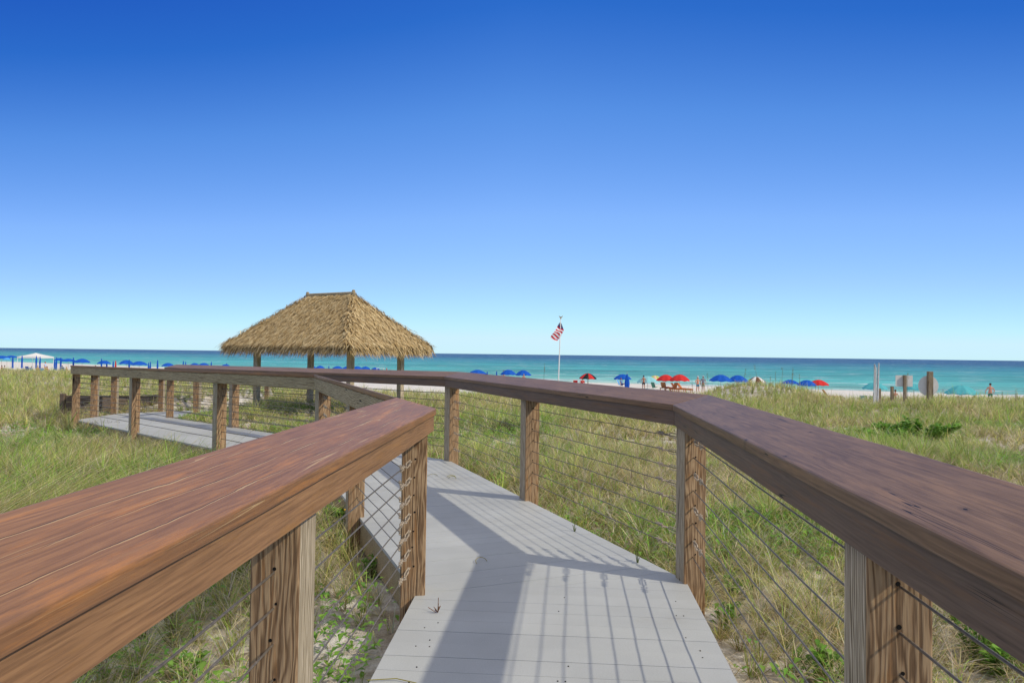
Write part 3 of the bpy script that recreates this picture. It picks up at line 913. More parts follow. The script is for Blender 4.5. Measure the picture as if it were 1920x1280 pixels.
# small leafy ground cover between the grass
def leaves_mesh(name, base, size, colr, mat, parent=None, up=0.6):
    """rhombic folded leaves, one per base point; base (n,3)"""
    n = len(base)
    az = rng.uniform(0, 2 * np.pi, n); el = rng.uniform(0.1, 1.2, n) * up
    dx, dy, dz = np.cos(az) * np.cos(el), np.sin(az) * np.cos(el), np.sin(el)
    sx, sy = -np.sin(az), np.cos(az)
    L = size * rng.uniform(0.7, 1.3, n); Wd = L * rng.uniform(0.18, 0.30, n)
    p0 = base
    pm = base + np.stack([dx, dy, dz], -1) * (L * 0.55)[:, None] + np.array([0, 0, 1]) * (L * 0.04)[:, None]
    pt = base + np.stack([dx, dy, dz - 0.12], -1) * L[:, None]
    s = np.stack([sx, sy, np.zeros(n)], -1) * Wd[:, None]; lift = np.array([0, 0, 1]) * (Wd * 0.35)[:, None]
    V = np.stack([p0, pm - s + lift, pm, pm + s + lift, pt], 1).reshape(-1, 3)
    st = (np.arange(n) * 5)[:, None]
    T = np.concatenate([st + np.array([[0, 2, 1]]), st + np.array([[0, 3, 2]]), st + np.array([[1, 2, 4]]), st + np.array([[2, 3, 4]])], 1).reshape(-1, 3)
    me = bpy.data.meshes.new(name)
    me.vertices.add(len(V)); me.vertices.foreach_set('co', V.astype(np.float32).ravel())
    me.loops.add(len(T) * 3); me.loops.foreach_set('vertex_index', T.astype(np.int32).ravel())
    me.polygons.add(len(T)); me.polygons.foreach_set('loop_start', (np.arange(len(T)) * 3).astype(np.int32))
    me.update(calc_edges=True)
    ca = me.color_attributes.new('tint', 'FLOAT_COLOR', 'POINT')
    Cc = np.repeat(colr, 5, 0)
    ca.data.foreach_set('color', np.concatenate([Cc, np.ones((len(Cc), 1))], 1).astype(np.float32).ravel())
    return link_mesh(name, me, mat, parent)

x, y = scatter(90000, -16, 16, 0.3, 18, lambda a, b: in_view(a, b, 1.0))
g = fnoise(x * 0.5 + 50, y * 0.5 + 80, 3)
d, _ = seg_dist(x, y, MID)
side_ = np.exp(-((d - 1.3) / 0.5) ** 2) * (x < 0) * 0.5
m = (rng.random(len(x)) < np.clip((g - 0.45) * 3.4, 0, 1) * 1.0 + side_ * (g > 0.40) * 0.6) & (d > 0.9)
x, y = x[m], y[m]
# several leaves on every little stem
rep = 7
bx = np.repeat(x, rep) + rng.normal(0, 0.035, len(x) * rep); by = np.repeat(y, rep) + rng.normal(0, 0.035, len(x) * rep)
bz = ground_z(bx, by) + rng.uniform(0.02, 0.20, len(bx))
colr = np.array([0.19, 0.36, 0.05]) * rng.uniform(0.7, 1.35, (len(bx), 1)) * rng.uniform(0.9, 1.1, (len(bx), 3))
dd, _ = seg_dist(bx, by, MID); k = dd > 0.9
tag(leaves_mesh('ground_cover', np.stack([bx, by, bz], -1)[k], 0.052, colr[k], M['leaf']), 'low bright green leafy ground cover between the grass', 'ground cover', kind='stuff')

# long arching blades sweeping in from the left: a big clump of sea oats beside the walk
n = 3200
cx_, cy_ = -4.5, 4.9
bx = cx_ + rng.normal(0, 0.55, n); by = cy_ + rng.normal(0, 1.0, n)
az = rng.normal(0.25, 0.35, n)
hh = rng.uniform(0.6, 1.75, n); lean = rng.uniform(0.75, 1.25, n); curl = rng.uniform(0.1, 0.7, n)
pick = rng.random(n)
col = np.where((pick < 0.42)[:, None], TAN * 0.8, np.where((pick < 0.75)[:, None], OLIVE, np.where((pick < 0.9)[:, None], STRAW, GREEN))) * rng.uniform(0.35, 1.7, (n, 1))
o = blades_mesh('sea_oats', (np.stack([bx, by, ground_z(bx, by)], -1), az, hh, lean, curl, rng.uniform(0.005, 0.010, n), col), M['grass'], 6)
tag(o, 'large clump of long arching straw and olive blades left of the landward railing', 'sea oats')

# seed stalks standing above the crest on the seaward side
k = 0
for (px, top, Y) in [(1484, 690, 25), (1466, 689, 25), (1455, 697, 24), (1420, 682, 27), (1328, 698, 30), (1300, 712, 28), (1487, 700, 26), (1396, 690, 29), (1020, 682, 23), (1500, 703, 25), (1443, 706, 25),
                     (1530, 712, 26), (1702, 700, 22), (1880, 735, 22), (1862, 740, 21), (1905, 730, 21), (1764, 728, 21), (1100, 706, 24)]:
    X = (px - 960) / F * Y
    zt = EYE - (top - horizon(px)) / F * Y
    z0 = gz(X, Y)
    H = max(0.5, zt - z0)
    bm = bmesh.new()
    cl = bm.loops.layers.float_color.new('tint')
    bend = random.uniform(-0.12, 0.12); ph = random.uniform(0, 6.28)
    pts = [(bend * (q / 5) ** 2 * math.cos(ph), bend * (q / 5) ** 2 * math.sin(ph), H * q / 5) for q in range(6)]
    fs = tube(bm, pts, [0.006, 0.006, 0.0055, 0.005, 0.004, 0.003], 5)
    e = Vector(pts[-1])
    for q in range(22):
        t_ = random.random(); a_ = random.uniform(0, 6.28)
        p = e + Vector((0.05 * t_ * math.cos(ph), 0.05 * t_ * math.sin(ph), -0.30 * (1 - t_) + 0.04))
        l_ = random.uniform(0.02, 0.045)
        v = [bm.verts.new(p), bm.verts.new(p + Vector((l_ * 0.5 * math.cos(a_) - 0.006 * math.sin(a_), l_ * 0.5 * math.sin(a_) + 0.006 * math.cos(a_), -l_ * 0.5))),
             bm.verts.new(p + Vector((l_ * math.cos(a_), l_ * math.sin(a_), -l_ * 1.2))), bm.verts.new(p + Vector((l_ * 0.5 * math.cos(a_) + 0.006 * math.sin(a_), l_ * 0.5 * math.sin(a_) - 0.006 * math.cos(a_), -l_ * 0.5)))]
        bm.faces.new(v)
    for f in bm.faces:
        c = (0.30, 0.26, 0.12, 1) if f.calc_center_median().z > H - 0.36 else (0.17, 0.21, 0.06, 1)
        for lp in f.loops: lp[cl] = c
    o = obj('sea_oat_stalk', bm, M['grass'], None, (X, Y, z0))
    where = {1020: 'thin pale sea oat stalk left of the flagpole rising above the handrail', 1100: 'thin sea oat stalk near the red and black umbrella'}.get(px)
    tag(o, where or 'thin upright sea oat stalk on the dune crest, its seed head against the sea', 'sea oats', 'sea oat stalks along the dune crest')
    if where: del o['group']

# single leafy plants that stand out
def leafy_plant(x, y, r, h, n, size, label, colr=(0.17, 0.33, 0.045), flowers=0, stems=9):
    z = gz(x, y)
    e = empty('leafy_plant', (x, y, z), random.uniform(0, 6.28))
    tag(e, label, 'plant')
    bm = bmesh.new(); cl = bm.loops.layers.float_color.new('tint')
    tips = []
    for k in range(stems):
        a = random.uniform(0, 6.28); rr = r * math.sqrt(random.random())
        p0 = Vector((rr * 0.35 * math.cos(a), rr * 0.35 * math.sin(a), -0.02)); p1 = Vector((rr * math.cos(a), rr * math.sin(a), h * random.uniform(0.55, 1.0)))
        pm = p0.lerp(p1, 0.5) + Vector((0, 0, 0.1 * h))
        tube(bm, [p0, pm, p1], [0.005, 0.004, 0.002], 5); tips.append((p0, pm, p1))
    for f in bm.faces:
        for lp in f.loops: lp[cl] = (0.14, 0.15, 0.05, 1)
    obj('stem', bm, M['leaf'], e)
    bs = []
    for k in range(n):
        p0, pm, p1 = random.choice(tips); t_ = random.uniform(0.15, 1.0)
        p = (p0.lerp(pm, t_ * 2) if t_ < 0.5 else pm.lerp(p1, t_ * 2 - 1))
        bs.append((p.x + random.gauss(0, .012), p.y + random.gauss(0, .012), p.z + random.gauss(0, .01)))
    c = np.array(colr) * rng.uniform(0.65, 1.4, (n, 1)) * rng.uniform(0.9, 1.1, (n, 3))
    leaves_mesh('foliage', np.array(bs), size, c, M['leaf'], e, 0.8)
    for k in range(flowers):
        bm = bmesh.new(); p = tips[k % len(tips)][2]
        lathe(bm, [(0.0, 0.014), (0.010, 0.012), (0.016, 0.006), (0.009, 0.0), (0.0, -0.004)], 9, 0, (p.x, p.y, p.z + 0.02))
        obj('flower', bm, M['yellow'], e)
M['yellow'] = plain('yellow_flower', (0.75, 0.45, 0.02), 0.6)

def at_ground(px, py, z=-0.22):
    dy = py - horizon(px); Y = F * (EYE - z) / dy
    return (px - 960) / F * Y, Y
for px, py, r, h, n, size, lab, fl in [
    (640, 985, 0.13, 0.20, 230, 0.06, 'bright green leafy plant with yellow buds under the near landward handrail', 2),
    (700, 1060, 0.09, 0.15, 90, 0.055, 'small bright green plant on bare sand beside the boardwalk edge', 1),
    (1258, 985, 0.10, 0.18, 110, 0.06, 'small green plant just left of the seaward bend post', 0),
    (1385, 1110, 0.11, 0.14, 120, 0.055, 'low green plant at the foot of the seaward bend post', 0),
    (1365, 1170, 0.07, 0.16, 60, 0.06, 'single green sprout on sand beside the seaward edge of the boardwalk', 0),
    (1545, 1265, 0.16, 0.18, 190, 0.06, 'leafy green plant left of the nearest seaward post', 0),
    (1860, 1240, 0.24, 0.24, 420, 0.06, 'broad leafy green plant right of the nearest seaward post', 0),
    (430, 800, 0.30, 0.16, 330, 0.07, 'low leafy green plant under the far landward railing', 0),
    (372, 1255, 0.07, 0.14, 60, 0.06, 'fresh green sprout in pale grass under the near landward handrail', 0),
    (465, 1085, 0.12, 0.30, 130, 0.05, 'dark leafy plant with yellow flowers behind the nearest landward post', 3)]:
    X, Y = at_ground(px, py)
    leafy_plant(X, Y, r, h, n, size, lab, flowers=fl)
for (X, Y, r, h, n, lab) in [(7.75, 13.3, 0.80, 0.42, 1500, 'bright green spreading shrub in the dune grass beyond the seaward handrail'),
                             (6.75, 12.6, 0.45, 0.30, 600, 'smaller green shrub left of the spreading shrub beyond the seaward handrail')]:
    leafy_plant(X, Y, r, h, n, 0.11, lab, colr=(0.17, 0.33, 0.045), stems=26)

# dry bushes that show as dark twiggy patches
def twig_bush(px, py, z, r, h, n, label):
    X, Y = at_ground(px, py, z)
    bm = bmesh.new(); cl = bm.loops.layers.float_color.new('tint')
    for k in range(n):
        a = random.uniform(0, 6.28); b = random.uniform(0.2, 1.4)
        p0 = Vector((random.gauss(0, r * .3), random.gauss(0, r * .3), 0)); L = random.uniform(.4, 1) * r
        p1 = p0 + Vector((math.cos(a) * math.cos(b), math.sin(a) * math.cos(b), math.sin(b) * h / r)) * L
        tube(bm, [p0, p0.lerp(p1, .5) + Vector((random.gauss(0, .03), random.gauss(0, .03), .02)), p1], [.004, .003, .0015], 3, cap=False)
    for f in bm.faces:
        for lp in f.loops: lp[cl] = (0.16, 0.13, 0.10, 1)
    tag(obj('twig_bush', bm, M['grass'], None, (X, Y, gz(X, Y))), label, 'dead bush')
twig_bush(955, 800, -0.1, 0.5, 0.35, 260, 'grey dead twig bush in the grass behind the middle seaward bay')
twig_bush(195, 805, -0.2, 0.45, 0.25, 220, 'brown dead twig bush at the foot of the far landward posts')

# bits of grass and twig on the boards
def bit(name, px, py, pts, col, rad, label, cat):
    X, Y = at_ground(px, py, 0.0)
    bm = bmesh.new(); cl = bm.loops.layers.float_color.new('tint')
    for run in pts: tube(bm, run, rad, 5)
    for f in bm.faces:
        for lp in f.loops: lp[cl] = (*col, 1)
    tag(obj(name, bm, M['grass'], None, (X, Y, 0.003)), label, cat)
arc = lambda r, a0, a1, z=0.004: [(r * math.cos(a0 + (a1 - a0) * k / 9), r * 1.6 * math.sin(a0 + (a1 - a0) * k / 9), z + 0.012 * math.sin(math.pi * k / 9)) for k in range(10)]
bit('fallen_blade', 908, 1052, [arc(0.038, 0.3, 3.9)], (0.42, 0.36, 0.14), 0.0022, 'curled yellow grass blade lying on the boards at the bend', 'grass blade')
bit('fallen_blade', 850, 897, [arc(0.05, 0.2, 2.4), arc(0.09, 1.2, 2.3)], (0.45, 0.42, 0.12), 0.003, 'bright yellow bent blade on the boards near the third seaward post', 'grass blade')
bit('fallen_blade', 815, 893, [arc(0.06, 0.6, 2.9)], (0.42, 0.38, 0.18), 0.0025, 'pale dry blade beside the landward corner post on the boards', 'grass blade')
bit('fallen_blade', 752, 1272, [[(-.12, .0, .003), (0, .012, .006), (.09, -.02, .003)]], (0.45, 0.40, 0.12), 0.0022, 'long yellow blade at the bottom edge of the boardwalk', 'grass blade')
bit('twig_tuft', 828, 1145, [[(0, 0, 0), (random.uniform(-.03, .03), random.uniform(-.03, .03), random.uniform(.01, .05))] for k in range(9)] + [[(0, 0, 0), (.002, .01, .075)], [(-.01, 0, 0), (-.05, -.01, .03)]],
    (0.28, 0.13, 0.06), 0.0018, 'small dry brown tuft standing on the boards beside the landward corner post', 'dry tuft')
for px, py, hh_, lab in ((1081, 994, 0.10, 'short green grass sprout between boards by the seaward edge'), (1199, 1052, 0.13, 'taller green grass sprout at the seaward edge before the bend post')):
    bit('grass_sprout', px, py, [[(0, 0, -.02), (.002, 0, hh_ * .6), (.006, 0, hh_)], [(0, 0, -.02), (-.01, .0, hh_ * .4), (-.016, 0, hh_ * .45)], [(0, 0, -.02), (.012, .0, hh_ * .25)]], (0.17, 0.22, 0.05), 0.003, lab, 'grass sprout')

# ------------------------------------------------------------------ thatched gazebo
GC = Vector((-4.85, 18.4)); gu = Vector((-0.866, 0.5)); gv = Vector((0.5, 0.866))
gzb = gz(GC.x, GC.y)
EAVE, RIDGE = 1.54, 2.87
gr = empty('thatched_gazebo', (GC.x, GC.y, 0))
tag(gr, 'open gazebo with four square posts and a shaggy straw thatched hip roof', 'gazebo')
def gp(a, b, z): q = gu * a + gv * b; return Vector((q.x, q.y, z))
ang = math.atan2(gu.y, gu.x)
M['gazebo_post'] = wood('gazebo_post', (0.25, 0.19, 0.11), (0.50, 0.41, 0.27), (0.62, 0.52, 0.37), 'z', 60, 0.3, 0.008, None, 0.75, 0.4)
for a in (-1.653, 1.653):
    for b in (-0.947, 0.947):
        bm = bmesh.new(); zb = gz(GC.x + (gu * a + gv * b).x, GC.y + (gu * a + gv * b).y) - 0.3
        box(bm, (0, 0, (EAVE + 0.25 + zb) / 2), (0.14, 0.14, EAVE + 0.25 - zb), bevel=0.006)
        obj('post', bm, M['gazebo_post'], gr, gp(a, b, 0), (0, 0, ang))
for b in (-0.947, 0.947):
    bm = bmesh.new(); box(bm, (0, 0, 0), (3.6, 0.05, 0.19), bevel=0.004)
    obj('beam', bm, M['gazebo_post'], gr, gp(0, b + (0.09 if b > 0 else -0.09), EAVE + 0.12), (0, 0, ang))
A_, B_, HR = 2.17, 1.58, 0.80
ce = [gp(-A_, -B_, EAVE), gp(A_, -B_, EAVE), gp(A_, B_, EAVE), gp(-A_, B_, EAVE)]
r0, r1 = gp(-HR, 0, RIDGE), gp(HR, 0, RIDGE)
bm = bmesh.new(); cl = bm.loops.layers.float_color.new('tint')
up_ = [bm.verts.new(p) for p in ce + [r0, r1]]
dn_ = [bm.verts.new(p - Vector((0, 0, 0.10))) for p in ce + [r0, r1]]
FA = [(0, 1, 5, 4), (1, 2, 5), (2, 3, 4, 5), (3, 0, 4)]
for f in FA:
    bm.faces.new([up_[i] for i in f]); bm.faces.new([dn_[i] for i in f][::-1])
for i in range(4): bm.faces.new((up_[(i + 1) % 4], up_[i], dn_[i], dn_[(i + 1) % 4]))
for f in bm.faces:
    for lp in f.loops: lp[cl] = (0.22, 0.15, 0.07, 1)
obj('roof', bm, M['thatch'], gr)
# straw strands
allp = ce + [r0, r1]
SB = [[], [], [], [], [], [], []]
for f in FA:
    P_ = [allp[i] for i in f]
    nrm = (P_[1] - P_[0]).cross(P_[2] - P_[0]).normalized()
    if nrm.z < 0: nrm = -nrm
    down = (Vector((0, 0, -1)) - nrm * (-nrm.z)).normalized()
    eave = (P_[1] - P_[0]).normalized(); LE = (P_[1] - P_[0]).length
    top = P_[2:]
    tris = [(P_[0], P_[1], P_[2])] + ([(P_[0], P_[2], P_[3])] if len(P_) == 4 else [])
    for T_ in tris:
        area = (T_[1] - T_[0]).cross(T_[2] - T_[0]).length / 2
        for k in range(int(area * 1500)):
            a_, b_ = random.random(), random.random()
            if a_ + b_ > 1: a_, b_ = 1 - a_, 1 - b_
            p = T_[0] + (T_[1] - T_[0]) * a_ + (T_[2] - T_[0]) * b_ + nrm * random.uniform(0.0, 0.05)
            SB[0].append((p, down, nrm, eave, random.uniform(0.10, 0.26)))
    for k in range(int(LE * 330)):
        p = P_[0] + (P_[1] - P_[0]) * random.random() - down * random.uniform(0.0, 0.25) + nrm * random.uniform(-0.09, 0.03)
        SB[0].append((p, (down + Vector((0, 0, -random.uniform(0.2, 1.0)))).normalized(), nrm, eave, random.uniform(0.22, 0.42)))
# hip lines carry bunched straw
for (p0, p1) in ((ce[0], r0), (ce[3], r0), (ce[1], r1), (ce[2], r1)):
    dv = (p0 - p1)
    for k in range(int(dv.length * 230)):
        p = p1 + dv * random.random() + Vector((random.gauss(0, .05), random.gauss(0, .05), random.uniform(0.0, .06)))
        dd_ = (dv.normalized() + Vector((random.gauss(0, .55), random.gauss(0, .55), -0.2))).normalized()
        SB[0].append((p, dd_, Vector((0, 0, 1)), dd_.cross(Vector((0, 0, 1))).normalized(), random.uniform(0.12, 0.28)))
Vv, Tt, Cc = [], [], []
for (p, dn, nr, ev, L) in SB[0]:
    w_ = random.uniform(0.006, 0.013)
    d_ = (dn + ev * random.gauss(0, 0.22) + nr * random.uniform(0.02, 0.20)).normalized()
    s_ = d_.cross(nr).normalized() * w_
    m_ = p + d_ * L * 0.5; t_ = p + d_ * L - nr * L * random.uniform(0.0, 0.12) + ev * random.gauss(0, 0.02)
    i0 = len(Vv)
    Vv += [p - s_, p + s_, m_ - s_, m_ + s_, t_]
    Tt += [(i0, i0 + 1, i0 + 3, i0 + 2), (i0 + 2, i0 + 3, i0 + 4)]
    g_ = random.choice(((0.56, 0.41, 0.20), (0.65, 0.49, 0.26), (0.52, 0.37, 0.17), (0.70, 0.56, 0.32), (0.36, 0.24, 0.10), (0.28, 0.19, 0.085), (0.60, 0.45, 0.23), (0.66, 0.52, 0.29)))
    f_ = random.uniform(0.85, 1.15)
    Cc += [(g_[0] * f_, g_[1] * f_, g_[2] * f_, 1)] * 5
me = bpy.data.meshes.new('thatch'); me.from_pydata([tuple(v) for v in Vv], [], Tt)
ca = me.color_attributes.new('tint', 'FLOAT_COLOR', 'POINT'); ca.data.foreach_set('color', np.array(Cc, np.float32).ravel())
link_mesh('thatch', me, M['thatch'], gr)
bm = bmesh.new(); box(bm, (0, 0, 0), (2 * HR + 0.06, 0.10, 0.10), bevel=0.02)
rc = obj('ridge_cap', bm, M['grey_board'], gr, gp(0, 0, RIDGE + 0.03), (0, 0, ang))
for s in (-1, 1):
    bm = bmesh.new(); lathe(bm, [(0.055, -0.08), (0.06, 0.02), (0.045, 0.06), (0.05, 0.10), (0.03, 0.13), (0.0, 0.14)], 10); bmesh.ops.scale(bm, vec=(0.9, 0.9, 0.6), verts=bm.verts)
    obj('finial', bm, M['grey_board'], rc, (s * (HR + 0.03), 0, 0.02))
# ------------------------------------------------------------------ battered posts and sign backs on the dune
def spot(px, Y):
    return (px - 960) / F * Y
def z_at(px, py, Y):
    return EYE - (py - horizon(px)) / F * Y

M['old_white'] = wood('flaking_white', (0.30, 0.27, 0.23), (0.66, 0.66, 0.66), (0.80, 0.81, 0.82), 'z', 60, 0.3, 0.02, (0.25, 0.17, 0.10), 0.75, 0.5)
M['sign_post'] = wood('sign_post', (0.12, 0.085, 0.05), (0.25, 0.19, 0.12), (0.36, 0.29, 0.20), 'z', 70, 0.35, 0.012, None, 0.8, 0.5)

def board_post(name, px, top, Y, w, dpt, parent=None, loc=None, mat=None, pointed=0.0, lean=0.0):
    X = spot(px, Y); zt = z_at(px, top, Y); zb = gz(X, Y) - 0.4
    bm = bmesh.new()
    h = zt - zb
    vs_ = []
    for sx, sy in ((-1, -1), (1, -1), (1, 1), (-1, 1)):
        vs_.append((bm.verts.new((sx * w / 2, sy * dpt / 2, 0)), bm.verts.new((sx * w / 2 * (1 - pointed * .7) + lean, sy * dpt / 2, h - pointed * random.uniform(0, .1)))))
    for k in range(4):
        a, b = vs_[k], vs_[(k + 1) % 4]; bm.faces.new((a[0], b[0], b[1], a[1]))
    bm.faces.new([v[1] for v in vs_]); bm.faces.new([v[0] for v in vs_][::-1])
    bmesh.ops.bevel(bm, geom=list(bm.edges), offset=0.005, segments=1, affect='EDGES')
    return obj(name, bm, mat or M['sign_post'], parent, loc if loc else (X, Y, zb)), X, zb, zt

YS = 23.0
X = spot(1642, YS); zb = gz(X, YS)
e = empty('split_post', (X, YS, zb)); tag(e, 'tall split white painted post standing in the dune grass left of the square sign', 'post')
for dx, top, w, mt, ln in ((-0.055, 681, 0.060, 'old_white', 0.03), (0.0, 686, 0.055, 'old_white', 0.02), (0.055, 679, 0.055, 'old_white', 0.05), (0.07, 688, 0.05, 'sign_post', 0.055)):
    o, _, z0, _ = board_post('splinter', 1642, top, YS, w, 0.05, e, (dx, 0.06 if mt == 'sign_post' else random.uniform(-.02, .02), -0.4), M[mt], 0.7, ln)
# square sign seen from behind
X = spot(1697, YS); zb = gz(X, YS)
e = empty('square_sign', (X, YS, zb)); tag(e, 'square sign seen from its blank grey back on a thin wooden post', 'sign')
board_post('post', 1697.5, 703, YS, 0.085, 0.085, e, (0, 0, -0.4))
zt, zb2 = z_at(1697, 703.5, YS) - zb, z_at(1697, 724.5, YS) - zb
bm = bmesh.new(); box(bm, (0, 0, 0), (0.575, 0.006, zt - zb2), bevel=0.002)
pn = obj('panel', bm, M['sign_back'], e, (0.0, 0.047, (zt + zb2) / 2))
# round sign seen from behind
X = spot(1744, YS); zb = gz(X, YS)
e = empty('round_sign', (X, YS, zb)); tag(e, 'round sign seen from its blank grey back on a thick wooden post', 'sign')
board_post('post', 1745, 696, YS, 0.155, 0.12, e, (0, 0, -0.4))
bm = bmesh.new()
bmesh.ops.create_cone(bm, cap_ends=True, segments=48, radius1=0.338, radius2=0.338, depth=0.006, matrix=Matrix.Rotation(R(90), 4, 'X'))
obj('panel', bm, M['sign_back'], e, (-0.015, 0.066, z_at(1742.5, 723, YS) - zb))
for px, top, w, lab in ((1673, 724, .085, 'short stub post in the dune grass left of the square sign'), (1648.5, 728, .10, 'short dark stub post right behind the split white post')):
    o, X, z0, z1 = board_post('stub_post', px, top, YS + 1, w, w)
    tag(o, lab, 'post')

# ------------------------------------------------------------------ flagpole
Y = 60.0; X = spot(1047, Y); zb = gz(X, Y)
zt = z_at(1051, 598, Y)
e = empty('flagpole', (X, Y, zb)); tag(e, 'slightly leaning white flagpole with a striped flag drooping to the left', 'flagpole')
H = zt - zb; lean = (1051 - 1047) / F * Y
P = lambda t: Vector((lean * t, 0, H * t))
bm = bmesh.new(); tube(bm, [P(0) - Vector((0, 0, .4)), P(0.33), P(0.66), P(1)], [0.055, 0.05, 0.042, 0.034], 10)
obj('pole', bm, plain('pole_white', (0.72, 0.70, 0.66), 0.45), e, smooth=True)
bm = bmesh.new(); q = P(1)
lathe(bm, [(0.0, 0), (0.05, 0.02), (0.06, 0.06), (0.04, 0.11), (0.0, 0.13)], 10, 0, tuple(q))
for s in (-1, 1):
    tube(bm, [q + Vector((0, 0, .08)), q + Vector((s * .07, 0, .17)), q + Vector((s * .16, 0, .27)), q + Vector((s * .19, 0, .24))], [.035, .045, .025, .006], 5)
tube(bm, [q + Vector((0, 0, .1)), q + Vector((0, -.04, .2)), q + Vector((0, -.1, .21))], [.035, .03, .008], 5)
obj('eagle_finial', bm, plain('gilt', (0.40, 0.33, 0.20), 0.4, 0.5), e)
# flag cloth: hoist along the pole, folded down by the light wind
top_ = P((z_at(1049, 602.5, Y) - zb) / H); low_ = P((z_at(1048, 634, Y) - zb) / H)
NU, NV = 39, 10
bm = bmesh.new(); gridv = []
for i in range(NU + 1):                       # down the folded cloth, across the stripes
    u = i / NU; row = []
    for j in range(NV + 1):
        v = j / NV
        w_ = 0.10 + 0.48 * min(1, u * 3.2)
        q = top_ + Vector((-0.03 - 0.86 * u, 0.0, -0.05 - 1.36 * u)) + Vector((w_ * v, 0.10 * math.sin(7 * u + 3 * v), -0.62 * w_ * v + 0.05 * math.sin(5 * v + 9 * u)))
        row.append(bm.verts.new(q))
    gridv.append(row)
for i in range(NU):
    for j in range(NV):
        f = bm.faces.new((gridv[i][j], gridv[i + 1][j], gridv[i + 1][j + 1], gridv[i][j + 1]))
        if i < 10: f.material_index = 1 if (i % 3 == 1 and j % 3 == 1) else 2
        else: f.material_index = 0 if ((i - 10) // 3) % 2 == 0 else 1
# the hoist end hangs behind it, its stripes level
rows_ = []
for i in range(13):
    u = i / 12; row = []
    for j in range(9):
        v = j / 8
        row.append(bm.verts.new(low_ + Vector((-0.03 - (0.15 + 0.50 * (1 - u)) * v, 0.16 + .05 * math.sin(6 * v), 0.86 * u - 0.07 * v))))
    rows_.append(row)
for i in range(12):
    for j in range(8):
        f = bm.faces.new((rows_[i][j], rows_[i + 1][j], rows_[i + 1][j + 1], rows_[i][j + 1]))
        f.material_index = 0 if (i // 2) % 2 == 0 else 1
obj('flag', bm, [plain('flag_red', (0.62, 0.03, 0.045), 0.8), plain('flag_white', (0.85, 0.85, 0.85), 0.8), plain('flag_blue', (0.03, 0.045, 0.16), 0.8)], e, smooth=True)

# ------------------------------------------------------------------ beach umbrellas
CLOTH = {'blue': (0.008, 0.105, 0.52), 'navy': (0.010, 0.05, 0.30), 'red': (0.66, 0.035, 0.035), 'black': (0.02, 0.02, 0.025), 'teal': (0.10, 0.46, 0.50),
         'white': (0.80, 0.79, 0.76), 'brown': (0.17, 0.085, 0.05), 'lime': (0.50, 0.62, 0.12), 'peach': (0.80, 0.55, 0.38), 'tan': (0.48, 0.33, 0.20), 'aqua': (0.28, 0.62, 0.66), 'sky': (0.10, 0.42, 0.80), 'orange': (0.65, 0.20, 0.06)}
CM = {k: plain('cloth_' + k, v, 0.75, 0.0, 0.06, 6, 0.2, 0.22) for k, v in CLOTH.items()}
M['pole'] = plain('umbrella_pole', (0.50, 0.42, 0.32), 0.5)
M['teak'] = plain('teak', (0.36, 0.17, 0.07), 0.6)

def umbrella(px, top, Y, wpx, cols, label, group=None, tilt=0.0, hpole=None, dome=0.30):
    X = spot(px, Y); zt = z_at(px, top, Y); zg = gz(X, Y)
    h = zt - zg
    rad = wpx / F * Y / 2
    e = empty('beach_umbrella', (X, Y, zg), random.uniform(0, 1.0)); tag(e, label, 'umbrella', group)
    bm = bmesh.new()
    n = 8 * 4
    prof = [(0.0, 0.0)] + [(rad * s, -rad * dome * 2 * (1 - math.cos(s * 1.15)) / (1 - math.cos(1.15))) for s in (0.25, 0.5, 0.75, 0.92, 1.0)] + [(rad * 1.005, -rad * dome * 2 - 0.09)]
    rings = []
    for ri, (r, z) in enumerate(prof):
        ring = []
        for k in range(n):
            a = 2 * math.pi * k / n
            sag = math.cos(8 * a) * 0.5 + 0.5        # ribs high, cloth hollow between
            rr = r * (1 - 0.035 * (1 - sag)); zz = z - 0.06 * rad * (r / rad) * (1 - sag) + (0.02 * random.random() if ri == len(prof) - 1 else 0)
            ring.append(bm.verts.new((rr * math.cos(a), rr * math.sin(a), zz)) if r > 0 else None)
        rings.append(ring)
    apex = bm.verts.new((0, 0, 0.0))
    for k in range(n):
        k2 = (k + 1) % n; mi = ((k + 2) // 4) % len(cols)
        f = bm.faces.new((apex, rings[1][k], rings[1][k2])); f.material_index = mi
        for a, b in zip(rings[1:], rings[2:]):
            f = bm.faces.new((a[k], b[k], b[k2], a[k2])); f.material_index = mi
    bm.normal_update()
    c = obj('canopy', bm, [CM[q] for q in cols], e, (0, 0, h), (tilt, 0, 0))
    bm = bmesh.new(); tube(bm, [(0, 0, -0.3), (0, 0, h - 0.01), (0, 0, h + 0.05)], [0.022, 0.02, 0.012], 8)
    obj('pole', bm, M['pole'], e)
    return e

